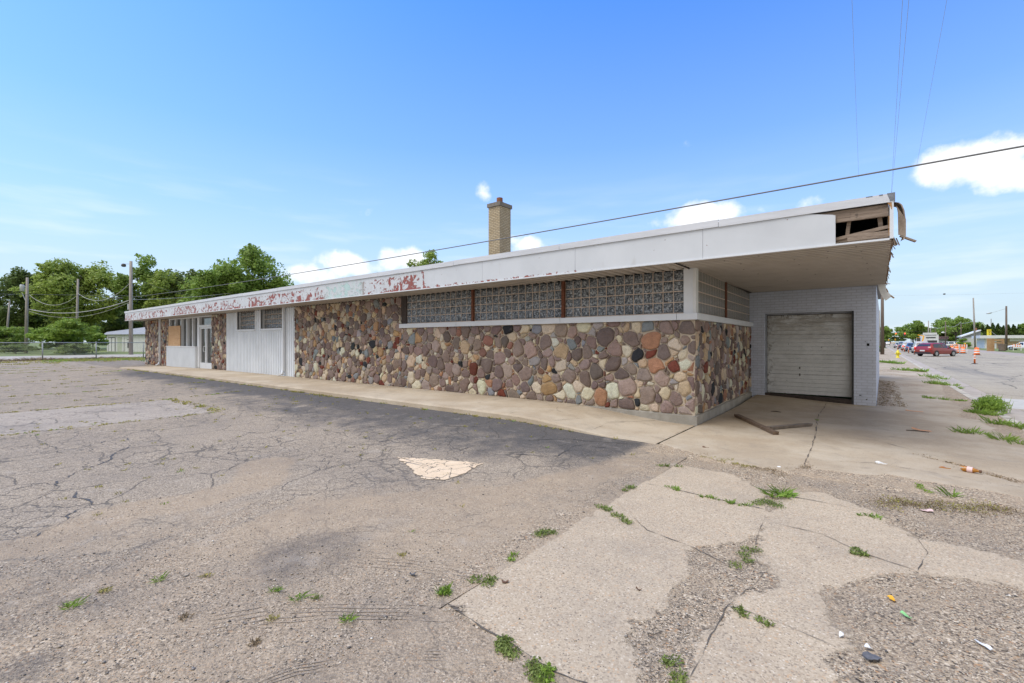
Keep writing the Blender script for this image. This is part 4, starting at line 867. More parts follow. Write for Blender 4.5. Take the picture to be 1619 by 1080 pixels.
def leaves(mb_or_none,C,rad,n,size,rg,flat=.0,tone=(.55,1.25)):
    """n leaf cards scattered in an ellipsoidal clump; returns verts, faces, colours"""
    d=rg.normal(size=(n,3)); d/=np.linalg.norm(d,axis=1)[:,None]; r=rg.random(n)**.45
    p=C+d*r[:,None]*rad
    nrm=d*.6+rg.normal(size=(n,3))*.6; nrm[:,2]+=.5; nrm/=np.linalg.norm(nrm,axis=1)[:,None]
    a=np.cross(nrm,rg.normal(size=(n,3))); a/=np.linalg.norm(a,axis=1)[:,None]+1e-9; b=np.cross(nrm,a)
    s=size*(.6+.8*rg.random(n))[:,None]; a=a*s; b=b*s*.62
    v=np.stack([p-a,p-b*.9+nrm*s*.1,p+a,p+b],1).reshape(-1,3)
    c=np.repeat(rg.uniform(tone[0],tone[1],n)[:,None]*np.array([1,1,1]),4,0)
    return v,c
def leafmesh(name,V,Cc,mat,parent=None):
    V=np.concatenate(V); Cc=np.concatenate(Cc); n=len(V)//4
    me=bpy.data.meshes.new(name); me.vertices.add(len(V)); me.vertices.foreach_set('co',V.astype(np.float32).ravel())
    me.loops.add(n*4); me.loops.foreach_set('vertex_index',np.arange(n*4,dtype=np.int32)); me.polygons.add(n); me.polygons.foreach_set('loop_start',np.arange(0,n*4,4,dtype=np.int32))
    me.update(calc_edges=True); me.materials.append(M(mat))
    a=me.color_attributes.new('Col','FLOAT_COLOR','POINT'); a.data.foreach_set('color',np.concatenate([Cc,np.ones((len(Cc),1))],1).astype(np.float32).ravel())
    o=bpy.data.objects.new(name,me); COL.objects.link(o); o.parent=parent; return o
def tree(name,label,loc,h,w,mat,seed,n=9000,leaf=.28,crown_base=.25,lumps=26,shape='round',group=None,trunk_r=.28,cat='tree',open_=0.0,depth=None):
    rg=np.random.default_rng(seed); root=empty(name,loc,label,cat,group,local=True)
    mb=MB(); top=h*(.75 if shape!='umbrella' else .8)
    tp=[(0,0,-.4),(.1,0,h*.15),(.05,.1,h*.35),(.0,.1,top*.8),(0,0,top)]; mb.tube(tp,[trunk_r*1.25,trunk_r,trunk_r*.8,trunk_r*.45,.05],7)
    V=[];CC=[]; cz=h*(crown_base+1)/2; hz=h*(1-crown_base)/2
    per=n//lumps; dp=(depth or w)
    for i in range(lumps):
        d=rg.normal(size=3); d/=np.linalg.norm(d); r=rg.random()**.4
        if shape=='umbrella':
            a=rg.random()*6.28; q=rg.random()**.5; c=np.array([math.cos(a)*q*w*.42,math.sin(a)*q*dp*.42,h*.88-q*q*h*.34-rg.random()*h*.12]); rad=np.array([w*.12,dp*.12,h*.085])*rg.uniform(.6,1.35)
        elif shape=='cone':
            q=(i+.5)/lumps; rr=w*.5*(1-q)**.75*.75; a=i*2.4; c=np.array([math.cos(a)*rr*.5,math.sin(a)*rr*.5,h*(.04+.9*q)]); rad=np.array([rr*.85+.12,rr*.85+.12,h/lumps*2.0])
        else:
            c=np.array([d[0]*w*.36*r,d[1]*dp*.36*r,cz+d[2]*hz*.78*r]); k=rg.uniform(.5,1.1); rad=np.array([w*.155,dp*.155,hz*.22])*k
            c[2]=min(c[2],h-rad[2]*.8)
        if i%2==0 and shape!='cone':
            mb.tube([(0,0.05,min(top*.85,max(h*.2,c[2]*.55))),tuple((c*np.array([.5,.5,.8])).tolist()),tuple(c.tolist())],[trunk_r*.38,trunk_r*.22,.03],5)
        m=int(per*rg.uniform(.7,1.3)); v,cc=leaves(None,c,rad,m,leaf,rg); cc=cc*rg.uniform(.72,1.2); V.append(v); CC.append(cc)
        # loose sprays at the clump's rim
        if shape!='cone':
            for _ in range(3):
                dd=rg.normal(size=3); dd/=np.linalg.norm(dd); v,cc=leaves(None,c+dd*rad*1.05,rad*.28,max(6,m//14),leaf,rg); V.append(v); CC.append(cc)
    mb.build('trunk','bark',root,smooth=True); leafmesh('crown',V,CC,mat,root); return root
GT='trees beyond the chain-link fence'
tree('leafy_tree','tall dark dense tree at the far left behind the transformer pole',P(38,95),18.0,13.5,'leaf_dark',1,15000,.26,.12,46,group=GT)
tree('leafy_tree','broad yellow-green tree with loose crown between the two wooden poles on the left',P(128,88),18.9,17,'leaf_locust',2,21000,.24,.12,60,group=GT)
tree('leafy_tree','open tall tree with sky gaps behind the pole beside the building end',P(228,92),19.6,12.5,'leaf_mid',3,11000,.24,.2,34,group=GT)
tree('leafy_tree','mid-green tree between the gappy tree and the big round one',P(300,94),17.6,12,'leaf_dark',4,9500,.26,.2,30,group=GT)
tree('leafy_tree','big round bright green tree rising over the low roof',P(352,74),16.0,14.5,'leaf_mid',5,22000,.2,.15,60,group=GT)
tree('leafy_tree','olive-tipped tree standing highest at the right of the roofline trees',P(398,78),19.2,14,'leaf_mid',6,15000,.22,.2,46,group=GT)
tree('leafy_tree','light green tree filling the gap left of the big round one',P(272,90),17.2,11,'leaf_locust',16,9000,.24,.15,30,group=GT)
tree('leafy_tree','dark tree at the right end of the row above the roof',P(432,80),13.0,8,'leaf_dark',7,7000,.24,.2,22,group=GT)
tree('leafy_tree','lone treetop just showing above the middle of the roof',P(670,60),13.7,6.0,'leaf_locust',8,2600,.15,.62,16)
tree('leafy_tree','dark low tree filling in behind the shed',P(205,100),11.5,20,'leaf_dark',9,12000,.34,.0,40,group=GT)
tree('leafy_tree','dark low tree in the shade behind the wooden poles',P(90,106),11,22,'leaf_dark',10,12000,.36,.0,40,group=GT)
tree('leafy_tree','dark undergrowth tree left of the transformer pole',P(-20,100),12,15,'leaf_dark',19,8000,.34,.0,30,group=GT)
tree('bush','large light green bush at the foot of the bare pole behind the fence',P(98,60),5.3,8.2,'leaf_light',11,9000,.16,.0,34,cat='bush',trunk_r=.08)
tree('bush','smaller light green bush right of the bare pole',P(146,66),3.6,5.0,'leaf_light',12,3500,.15,.0,18,cat='bush',trunk_r=.06)
tree('bush','green bush below the leaning pole at the left edge',P(14,72),4.8,11,'leaf_mid',13,6500,.2,.0,26,cat='bush',trunk_r=.08)
tree('bush','dark vine-covered thicket behind the fence right of the first post',P(118,57),1.55,6.0,'weed_dark',14,3000,.13,.0,18,cat='bush',trunk_r=.05)
tree('bush','low dark thicket behind the fence left of the first post',P(25,62),1.5,7,'weed_dark',15,3000,.13,.0,18,cat='bush',trunk_r=.05)
# across the street
GS='trees along the far street'
tree('leafy_tree','small tree close behind the street pole nearest the building',P(1398,150,-.2),7.6,8,'leaf_mid',21,2600,.3,.1,18,group=GS)
tree('leafy_tree','dark rounded tree at the street end behind the red signal',P(1443,190,-.2),12.3,14,'leaf_mid',22,7500,.35,.1,30,group=GS)
tree('leafy_tree','dark tree behind the white street building',P(1473,200,-.2),11.5,12,'leaf_dark',23,3600,.36,.1,22,group=GS)
tree('umbrella_tree','umbrella-shaped tree arching over the far street poles',P(1511,172,-.2),13.0,17,'leaf_mid',24,6500,.28,.5,34,shape='umbrella',group=GS)
tree('leafy_tree','bushy mid-green tree under the umbrella-shaped tree',P(1496,185,-.2),8.6,15,'leaf_mid',25,5200,.32,.05,26,group=GS)
tree('leafy_tree','dark tree between the umbrella-shaped tree and the hedge row',P(1531,195,-.2),10,13,'leaf_dark',26,4500,.34,.05,24,group=GS)
tree('leafy_tree','tree top cut by the right edge above the hedge row',P(1626,140,-.2),8.6,5,'leaf_mid',27,2000,.24,.4,14,group=GS)
tree('bush','light green bush behind the orange drums',P(1522,135,-.2),3.2,6,'leaf_light',28,1800,.22,.0,12,cat='bush',trunk_r=.06)
tree('bush','green bush left of the tan brick building',P(1548,140,-.2),5.2,6,'leaf_mid',29,2600,.25,.0,16,cat='bush',trunk_r=.06)
tree('bush','green weeds at the foot of the street pole nearest the building',P(1391,62,-.05),1.3,1.3,'leaf_light',30,500,.1,.0,8,cat='bush',trunk_r=.03)
tree('bush','distant blue-green trees where the street ends',P(1408,420,-.2),12,34,'leaf_dark',31,3000,.7,.0,20,cat='trees',trunk_r=.3)
HG=None; hx=[1537+8.2*i for i in range(11)]
OW=['first','second','third','fourth','fifth','sixth','seventh','eighth','ninth','tenth','eleventh']
for i,u in enumerate(hx):
    if i==0: HG=tree('arborvitae','x',P(u,150,-.2),7.3,4.6,'leaf_hedge',40,3600,.2,.02,16,shape='cone',group='evergreens in the row behind the brick building',trunk_r=.1); o=HG
    else:
        o=copy_tree(HG); o.location=P(u,150,-.2); o.rotation_euler.z=i*1.3; s=random.uniform(.93,1.06); o.scale=(1.05,1.05,s)
    o['label']=OW[i]+' evergreen from the left in the row behind the brick building'
# ---------------------------------------------------------------- weeds and grass
def blades(C,n,h,spread,rg,lean=.6,wd=.004,zf=None):
    V=[];
    for _ in range(n):
        a=rg.random()*6.283; r=spread*rg.random()**.6; x=C[0]+math.cos(a)*r; y=C[1]+math.sin(a)*r; z=(zf(x,y) if zf else C[2])
        hh=h*rg.uniform(.4,1.1); b=a+rg.normal()*.8; l=lean*hh*rg.uniform(.3,2.4); hh*=rg.uniform(.35,1); dx,dy=math.cos(b),math.sin(b); w_=wd*rg.uniform(.7,1.4)
        V+=[(x-dy*w_,y+dx*w_,z-.005),(x+dy*w_,y-dx*w_,z-.005),(x+dx*l+dy*w_*.3,y+dy*l-dx*w_*.3,z+hh),(x+dx*l*.45-dy*w_*.8,y+dy*l*.45+dx*w_*.8,z+hh*.6)]
    return np.array(V),np.repeat(rg.uniform(.6,1.3,n)[:,None]*np.ones(3),4,0)
def weed(name,label,pts,mat,h,spread,n,cat='weed',leafy=0,wd=.004,group=None,lean=.6,zf=None):
    """pts: centres in plan along which the plant sprawls"""
    V=[];C=[]; x0,y0=pts[0]; z0=z_at(x0,y0)
    step=math.hypot(pts[-1][0]-x0,pts[-1][1]-y0)/max(1,len(pts)-1); rj=random.Random(int(abs(x0*911+y0*57)*10)); hs=h
    for k,(x,y) in enumerate(pts):
        if cat=='weed': x+=rj.gauss(0,1)*min(spread*.7,.06); y+=rj.gauss(0,1)*min(spread*.7,.06); q=rj.random(); h=hs*(.35+.75*q)
        z=z_at(x,y)+.006; rg=np.random.default_rng(int(abs(x*997+y*313)*10)%99999)
        v,c=blades((x-x0,y-y0,z-z0),max(6,int(n*(.4+.7*rj.random()))),h,spread*(.6+.9*rj.random()),rg,wd=wd,lean=lean); V.append(v); C.append(c)
        if leafy: v,c=leaves(None,np.array([x-x0,y-y0,z-z0+h*.3]),np.array([spread*1.35,spread*1.35,h*.42]),leafy,.0085 if h<.2 else .022,rg,tone=(.45,1.6)); c=c*np.array([1.05,1,.9]); v[:,2]=np.maximum(v[:,2],z-z0+.002); V.append(v); C.append(c)
    o=leafmesh(name,V,C,mat); o.location=(x0,y0,z0); Lp=math.hypot(pts[-1][0]-pts[0][0],pts[-1][1]-pts[0][1]); return tag(o,label,cat,group,kind='stuff' if (cat=='weed' and (Lp>.3 or len(pts)>8)) else None)
def path(a,b,n): return [(a[0]+(b[0]-a[0])*i/max(1,n-1)+random.uniform(-.02,.02),a[1]+(b[1]-a[1])*i/max(1,n-1)+random.uniform(-.02,.02)) for i in range(n)]
weed('weed_clump','leafy green weed mat spilling over the concrete edge at the bottom centre',path((-1.52,1.86),(-1.10,1.74),10),'weed_dark',.028,.042,20,leafy=110)
weed('weed_clump','brighter leafy patch at the right end of the bottom-centre weed mat',path((-1.26,1.79),(-1.14,1.72),4),'grass_green',.026,.035,12,leafy=80)
weed('weed_clump','small bright tuft at the near west corner of the concrete apron',path((-2.09,1.99),(-2.11,2.02),2),'grass_green',.06,.03,40,leafy=40)
weed('weed_clump','low weed on the apron edge just past its near corner',path((-2.09,2.24),(-2.0,2.32),3),'weed_dark',.035,.04,26,leafy=60)
weed('weed_clump','tiny tuft on the apron edge, third from the near corner',path((-2.07,2.62),(-2.08,2.68),2),'grass_green',.035,.025,26,leafy=26)
weed('weed_clump','flat dark weed on the apron edge halfway to the building',path((-2.16,3.12),(-2.03,3.2),4),'weed_dark',.04,.05,26,leafy=60)
weed('weed_clump','weed strip spreading into the apron joint near its west edge',path((-2.02,3.98),(-1.72,3.78),7),'weed_dark',.035,.04,22,leafy=40)
weed('weed_clump','tuft where the first long apron joint meets the asphalt',path((-2.12,4.6),(-2.02,4.68),3),'weed_dark',.045,.04,26,leafy=40)
weed('weed_clump','tuft on the asphalt just short of the sidewalk',path((-2.14,5.75),(-2.0,5.85),3),'weed_dark',.045,.05,30,leafy=40)
G1='grass clumps in the first long apron joint'
weed('weed_clump','left of the three bright grass strips in the apron joint',path((-1.80,4.97),(-1.66,4.93),4),'grass_green',.045,.025,26)
weed('weed_clump','middle of the three bright grass strips in the apron joint',path((-1.42,4.88),(-1.26,4.86),4),'grass_green',.045,.025,26)
weed('weed_clump','right of the three bright grass strips in the apron joint',path((-1.13,4.86),(-.98,4.84),4),'grass_green',.045,.025,28)
weed('weed_clump','large bright grass clump where the two apron joints cross',path((-.84,5.35),(-.70,5.5),5),'grass_green',.09,.06,42,lean=.9)
weed('weed_clump','darker flat weeds just below the large bright clump',path((-.92,5.0),(-.78,5.12),6),'weed_dark',.04,.06,20,leafy=60)
weed('weed_clump','small flat weeds on the gravel strip between the slabs',path((-.80,3.55),(-.69,3.85),5),'weed_dark',.03,.04,18,leafy=50)
weed('weed_clump','oval weed in the crack of the right-hand slab',path((-.17,4.28),(-.04,4.22),4),'weed_dark',.035,.03,22,leafy=50)
weed('weed_clump','short grass strip at the upper edge of the right-hand slab',path((-.15,5.2),(.02,5.25),4),'grass_green',.04,.025,22)
weed('weed_clump','brown-green weed in the lower slab joint',path((-.60,2.94),(-.50,2.9),4),'weed_dark',.03,.025,20,leafy=40)
weed('weed_clump','sparse leafy weed at the bottom edge right of centre',path((-.80,2.23),(-.70,2.12),4),'weed_dark',.04,.035,16,leafy=36)
weed('weed_clump','small grass sprout in the joint below the garage',[(-.93,10.9),(-.92,10.95)],'grass_green',.06,.03,30)
weed('weed_bush','tall leafy weed bush on the kerb beside the storm drain',path((2.0,15.3),(2.25,16.2),5),'grass_green',.48,.20,16,leafy=700,wd=.005,lean=.12,cat='weed bush')
weed('weed_clump','grass skirt at the foot of the tall kerb weed',path((1.62,14.8),(2.05,14.7),6),'grass_green',.16,.14,60,wd=.007)
weed('weed_clump','wide grass clump at the right edge below the kerb',path((1.15,11.35),(2.2,10.4),9),'grass_green',.15,.13,56,wd=.006)
weed('weed_clump','grass clump on the kerb right of the tall weed',path((1.95,13.2),(2.3,12.6),5),'grass_green',.2,.13,60,wd=.007)
weed('weed_clump','thin grass strip in the sidewalk joint left of the storm drain',path((1.1,17.6),(1.95,17.6),8),'grass_green',.12,.10,46,wd=.008)
weed('weed_clump','grass clump on the kerb beyond the storm drain',path((1.7,24.2),(2.2,23.6),5),'grass_green',.2,.22,70,wd=.012)
weed('weed_clump','grass patch in front of the yellow hydrant',path((1.0,34),(1.9,33.5),7),'grass_green',.22,.3,60,wd=.02)
weed('weed_clump','grass at the foot of the street pole by the building',path((.1,46),(1.2,44),9),'grass_green',.3,.4,60,wd=.03)
weed('weed_clump','grass strip on the kerb halfway to the hydrant',path((1.9,29),(2.2,27),5),'grass_green',.2,.25,50,wd=.014)
weed('weed_clump','dry brown weeds along the gravel strip below the sidewalk, left part',path((-2.0,6.72),(-1.0,6.36),20),'dead_brush',.02,.08,18,leafy=20)
weed('weed_clump','olive weeds at the sidewalk edge left of the gap joint',path((-1.75,6.55),(-1.25,6.38),9),'moss_yellow',.035,.04,20,leafy=24)
weed('weed_clump','dry tangle of weeds in the gap where the sidewalk slabs part',path((-1.05,6.3),(-.68,6.9),12),'dead_brush',.026,.09,20,leafy=22)
weed('weed_clump','wide dry and green weed mat on the gravel at the right',path((-.05,5.70),(1.0,6.30),30),'dead_brush',.022,.12,22,leafy=24)
weed('weed_clump','green growth within the weed mat on the gravel at the right',path((.0,5.75),(.95,6.36),18),'moss_yellow',.026,.10,18,leafy=22)
weed('weed_clump','upright bright grass blade tuft in the right-hand weed mat',[(.60,6.5),(.62,6.52)],'grass_green',.15,.03,16,wd=.006)
weed('weed_clump','green weed in the angled crack at the sidewalk edge',path((.33,6.75),(.42,6.5),5),'grass_green',.035,.03,22,leafy=20)
weed('weed_clump','dirt and dry weeds along the long sidewalk joint at the right',path((.42,8.55),(1.35,7.6),22),'dead_brush',.025,.06,22,leafy=26)
weed('weed_clump','thin green line along the long sidewalk joint',path((.1,9.1),(.55,8.55),10),'moss_yellow',.02,.025,16)
# lot tufts
TS=[(-3.72,.93,'grass_green'),(-2.98,1.35,'grass_green'),(-2.78,1.40,'grass_green'),(-2.70,1.47,'weed_dark'),(-3.75,.51,'grass_green'),(-3.82,.68,'moss_yellow'),(-3.53,1.15,'moss_yellow'),(-2.35,1.45,'grass_green'),(-5.1,.05,'moss_yellow'),(-3.1,.9,'dead_brush'),(-2.7,1.2,'moss_yellow'),(-2.55,1.05,'dead_brush'),(-2.75,2.15,'moss_yellow')]
TL=['green tuft on the near asphalt, left of a pair','bright grass tuft standing alone near the bottom centre-left','larger bright tuft just right of the lone one','dark weed touching the larger bright tuft','tuft low at the left bottom corner','small olive tuft above the left corner one','small flat tuft between the left tufts and the lone bright one','small tuft left of the apron corner','flat yellowish tuft near the left edge','dry straw tuft below the lone bright tuft','olive weed patch at the bottom left of centre','dry straw clump near the bottom','small faint tuft on the sandy strip']
for (x,y,m),l in zip(TS,TL): weed('grass_tuft',l,[(x,y),(x+.02,y+.012)],m,.034 if 'green' in m else .016,.022,24,cat='grass tuft',wd=.0018,leafy=6,lean=1.0)
# countless small growth in the lot's cracks and joints
V=[];C=[];V2=[];C2=[]; rg=np.random.default_rng(77)
def sprig(x,y,h,sp,n,wd):
    v,c=blades((x,y,z_at(x,y)),n,h,sp,rg,wd=wd); (V if rg.random()<.12 else V2).append(v); (C if len(V)>len(C) else C2).append(c)
for x in (-11.5,-15.1,-17.2,-19.5,-22,-24.8,-28.2,-31,-33.8,-37,-40,-43):
    for k in range(120 if x>-25 else 150):
        y=rg.uniform(-8,6.2)
        if float(vn(np.array(y),np.array(x),.8,1))<.42: continue
        d=math.hypot(x,y); sprig(x+rg.normal()*.05,y,.03,.04+.08*rg.random(),9,.003+d*.0006)
for k in range(24):
    x=rg.uniform(-15,-11.5); sprig(x,4.05+rg.normal()*.06,.05,.09,14,.012)
for k in range(210):
    x=rg.uniform(-13,-2.6); y=rg.uniform(.8,6.6)
    if float(fbm(np.array(x),np.array(y),.7,4))<.5: continue
    d=math.hypot(x,y); sprig(x,y,.028,.03,10,.0015+d*.0005)
for k in range(150):
    x=rg.uniform(-32,-3.2); sprig(x,6.78+rg.normal()*.05,.05,.07 if x<-8 else .04,14,.003+abs(x)*.0006)
for k in range(130):
    x=rg.uniform(-50,-16); y=rg.uniform(-10,6.3)
    if float(fbm(np.array(x),np.array(y),.25,7))<.52: continue
    sprig(x,y,.05,.16,16,.004+abs(x)*.0007)
for k in range(500):
    x=rg.uniform(-57,-46); y=rg.uniform(-14,22); sprig(x,y,.10,.5,20,.03)
n1=min(len(V),len(C)); 
def safe(V,name,label,mat):
    Cc=[np.repeat(rg.uniform(.6,1.3,len(v)//4)[:,None]*np.ones(3),4,0) for v in V]; tag(leafmesh(name,V,Cc,mat),label,'grass',kind='stuff')
safe(V,'crack_grass','short green grass growing along the cracks of the parking lot','grass_green')
safe(V2,'dry_grass','yellowish grass and moss lining the faded stall lines of the lot','moss_yellow')
# dead leaves and debris along the sidewalk by the street wall
V=[];C=[]
for k in range(420):
    x=rg.uniform(.02,.55); y=rg.uniform(14.5,24); v,c=blades((x,y,z_at(x,y)+.008),5,.02,.06,rg,wd=.010); V.append(v)
for k in range(90):
    y=rg.uniform(9,14.2); v,c=blades((sidex(y)+.07+rg.random()*.15,y,.01),5,.012,.04,rg,wd=.006); V.append(v)
safe(V,'leaf_litter','brown dead leaves and dirt drifted against the foot of the walls','dead_brush')
# dead brush along the fence foot
V=[]
for k in range(520):
    y=rg.uniform(-16,20); v,c=blades((-55.3+rg.normal()*.35,y,-.02),10,.28*(.4+float(vn(np.array(y),np.array(0.),.6,2))*1.4),.3,rg,wd=.03,lean=.9); V.append(v)
safe(V,'dead_brush','brown dead brush tangled along the foot of the chain-link fence','dead_brush')
V=[]
for k in range(900):
    y=rg.uniform(6,24); x=rg.uniform(-54,-43) if y>11 else rg.uniform(-56,-50); v,c=blades((x,y,0),12,.12,.5,rg,wd=.03); V.append(v)
safe(V,'verge_grass','bright green grass strip between the lot and the fence','grass_green')
# ---------------------------------------------------------------- loose gravel
def pebbles():
    rg=np.random.default_rng(5); N=90000
    ang=rg.uniform(-.70,.70,N); d=1.9+5.6*rg.random(N)**1.35
    # fan in front of the garage-side of the lot
    ax=np.arctan2(FX,FY)+ang*1.22
    x=d*np.sin(ax)/np.cos(ang*0); y=d*np.cos(ax)
    den=np.where(x>-2.05,np.clip(a_grav(x,y),.02,1),np.clip(a_coarse(x,y)*1.3+.12+a_dirt(x,y)*.35,0,1))
    den*=.35+1.1*fbm(x,y,2.2,8)
    k=(rg.random(N)<den)&(y<6.7)&(y>-2.5)&((x<-2.0)|(y>0.8)); x,y=x[k],y[k]; n=len(x)
    z=np.where(x<-2.05,zl(x,y),z_apr(x,y))
    s=.0026*np.exp(rg.normal(size=n)*.5); s=np.clip(s,.0014,.012)
    base=np.array([(1,0,0),(-1,0,0),(0,1,0),(0,-1,0),(0,0,1),(0,0,-1)],float); F=np.array([(0,2,4),(2,1,4),(1,3,4),(3,0,4),(2,0,5),(1,2,5),(3,1,5),(0,3,5)])
    v=base[None]*rg.uniform(.6,1.3,(n,6,1))*s[:,None,None]; a=rg.random(n)*6.28; ca,sa=np.cos(a)[:,None],np.sin(a)[:,None]
    vx=v[:,:,0]*ca-v[:,:,1]*sa; vy=v[:,:,0]*sa+v[:,:,1]*ca; v=np.stack([vx+x[:,None],vy+y[:,None],v[:,:,2]*.65+z[:,None]+s[:,None]*.35],-1).reshape(-1,3)
    f=(F[None]+np.arange(n)[:,None,None]*6).reshape(-1,3)
    pal=np.array([(.40,.34,.27),(.32,.27,.215),(.20,.18,.16),(.085,.08,.075),(.60,.55,.47),(.42,.32,.22),(.25,.225,.205)]); c=pal[rg.choice(7,n,p=[.27,.2,.15,.14,.09,.06,.09])]*rg.uniform(.8,1.2,(n,1)); c=np.repeat(c,6,0)
    me=bpy.data.meshes.new('gravel'); me.vertices.add(len(v)); me.vertices.foreach_set('co',v.astype(np.float32).ravel()); me.loops.add(len(f)*3); me.loops.foreach_set('vertex_index',f.astype(np.int32).ravel())
    me.polygons.add(len(f)); me.polygons.foreach_set('loop_start',np.arange(0,len(f)*3,3,dtype=np.int32)); me.update(calc_edges=True)
    t=NT('pebble'); t.set('Base Color',t.attr('Col','Color')); t.set('Roughness',.85); me.materials.append(M('pebble'))
    at=me.color_attributes.new('Col','FLOAT_COLOR','POINT'); at.data.foreach_set('color',np.concatenate([c,np.ones((len(c),1))],1).astype(np.float32).ravel())
    o=bpy.data.objects.new('gravel',me); COL.objects.link(o); tag(o,'loose small gravel scattered over the lot and the worn concrete','gravel',kind='stuff')
pebbles()
# ---------------------------------------------------------------- litter and lumber
simple('paper_white',(.75,.75,.74),.7); simple('scrap_green',(.25,.55,.22),.6); simple('scrap_orange',(.80,.42,.03),.6,.2,90); simple('scrap_pink',(.70,.50,.46),.7); simple('scrap_grey',(.12,.12,.13),.8,.3,40); simple('scrap_brown',(.16,.085,.05),.9,.3,60)
simple('amber_glass',(.42,.17,.02),.15,.4,60)
def scrap(name,label,x,y,L,W,mat,cat,rz=0,thick=.004,bend=.01):
    z=z_at(x,y)+.010; mb=MB(); n=6; rs=random.Random(int(abs(x*100+y*37))); top=[];
    for i in range(n+1):
        q=i/n; w_=W*(.35+.65*math.sin(math.pi*(.12+.76*q)))*rs.uniform(.75,1.15); hz=bend*math.sin(q*5+x*9)
        for s in (-1,1): top.append((L*(q-.5),s*w_/2+rs.uniform(-.1,.1)*W,z+hz*(.6+.4*s)+thick))
    ca,sa=math.cos(rz),math.sin(rz); T=[(x+a*ca-b*sa,y+a*sa+b*ca,c) for a,b,c in top]; B=[(a,b,c-thick) for a,b,c in T]; m=len(T)
    fs=[(2*i,2*i+2,2*i+3,2*i+1) for i in range(n)]+[(m+2*i,m+2*i+1,m+2*i+3,m+2*i+2) for i in range(n)]+[(2*i,m+2*i,m+2*i+2,2*i+2) for i in range(n)]+[(2*i+1,2*i+3,m+2*i+3,m+2*i+1) for i in range(n)]
    mb.add(T+B,fs); return tag(mb.build(name,mat,loc=(x,y,z)),label,cat)
scrap('litter_scrap','orange-yellow petal-like scrap on the gravel at lower right',.07,3.63,.050,.026,'scrap_orange','litter',-.9)
scrap('litter_scrap','green wrapper scrap just below the orange one',.13,3.46,.055,.022,'scrap_green','litter',-.6)
scrap('litter_scrap','white paper shred on the gravel at the far lower right',.43,3.37,.09,.022,'paper_white','litter',-1.0)
scrap('litter_scrap','flattened dark grey scrap with a white piece beside it',-.02,2.90,.075,.05,'scrap_grey','litter',.8)
scrap('litter_scrap','white scrap touching the flattened grey one',-.035,2.98,.035,.02,'paper_white','litter',.3)
scrap('litter_scrap','small white scrap left of the grey one near the slab corner',-.15,3.02,.04,.02,'paper_white','litter',1.4)
scrap('litter_scrap','brown leaf-like chip on the near left of the apron slab',-1.90,2.33,.045,.03,'scrap_brown','litter',1.0)
scrap('litter_scrap','thin brown twig chip in the middle of the apron slab',-1.18,2.78,.035,.012,'scrap_brown','litter',.1)
scrap('litter_scrap','white can-like scrap on the sidewalk below the pier',.04,7.55,.12,.055,'paper_white','litter',.2,.02)
scrap('litter_scrap','dark brown chip on the sidewalk at the left',-1.98,7.1,.09,.035,'scrap_brown','litter',.3,.012)
scrap('litter_scrap','pale pink scrap on the weedy gravel at the right',.36,5.75,.09,.06,'scrap_pink','litter',.2)
scrap('litter_scrap','white scrap where the sidewalk slabs part',-.98,6.55,.09,.03,'paper_white','litter',.4)
scrap('litter_scrap','amber glass shard left of the broken bottle',.66,7.85,.11,.04,'amber_glass','broken glass',.2,.014)
scrap('litter_scrap','dark chip on the near asphalt left of the weeds',-2.45,2.02,.045,.025,'scrap_grey','litter',.2)
bo=empty('broken_bottle',(.9,7.8,z_at(.9,7.8)+.015),'broken amber glass bottle neck with pale label lying on the sidewalk','bottle',rz=-.35,local=True)
mb=MB(); vs=[];n=12
prof=[(-.09,.035),(-.05,.036),(.0,.034),(.03,.02),(.06,.014)]
for i,(x,r) in enumerate(prof):
    for k in range(n): a=2*math.pi*k/n; jag=(.03*math.sin(k*2.7) if i==0 else 0); vs.append((x+jag,r*math.cos(a),.034+r*math.sin(a)))
mb.add(vs,[(i*n+k,(i+1)*n+k,(i+1)*n+(k+1)%n,i*n+(k+1)%n) for i in range(4) for k in range(n)]); mb.build('glass_body','amber_glass',bo,smooth=True)
mb=MB(); mb.tube([(.0+.005,0,.034),(-.045,0,.034)],[.0352,.0372],12,False); mb.build('paper_label','scrap_pink',bo,smooth=True)
mb=MB(); mb.tube([(.058,0,.034),(.078,0,.034)],.0165,12); mb.build('lip','scrap_brown',bo,smooth=True)
t=NT('lumber_brown'); g=t.noise(3,6,.65,co=t.map((2,12,12),rot=(0,0,.9))); t.set('Base Color',t.ramp(g,[(.3,(.06,.038,.024)),(.55,(.145,.095,.06)),(.75,(.25,.18,.12))])); t.set('Roughness',.9); t.bump(g,.5,.01)
mb=MB(); zz_=.012
def plank(mb,a,b,w_,h,seed):
    a,b=Vector(a),Vector(b); rs=random.Random(seed); d=(b-a).normalized(); sd=Vector((0,0,1)).cross(d).normalized(); u=d.cross(sd); K=10; vs=[]
    for i in range(K+1):
        c=a+(b-a)*(i/K)
        for p,q in ((-1,-1),(1,-1),(1,1),(-1,1)):
            e=rs.uniform(.9,1.06); ee=(d*rs.uniform(-.03,.03)) if i in (0,K) else Vector((0,0,0)); vs.append(c+sd*p*w_/2*e+u*q*h/2*e+ee)
    fs=[(4*i+k,4*i+(k+1)%4,4*i+4+(k+1)%4,4*i+4+k) for i in range(K) for k in range(4)]+[(3,2,1,0),(4*K,4*K+1,4*K+2,4*K+3)]; mb.add(vs,fs)
plank(mb,(-2.30,10.42,.045),(-1.33,8.78,.045),.095,.055,1); tag(mb.build('lumber_piece','lumber_brown',loc=(-2.3,10.42,0)),'thick dark brown piece of broken lumber lying on the concrete in front of the garage','lumber')
mb=MB(); simple('lumber_grey',(.17,.135,.105),.9,.4,9,.4)
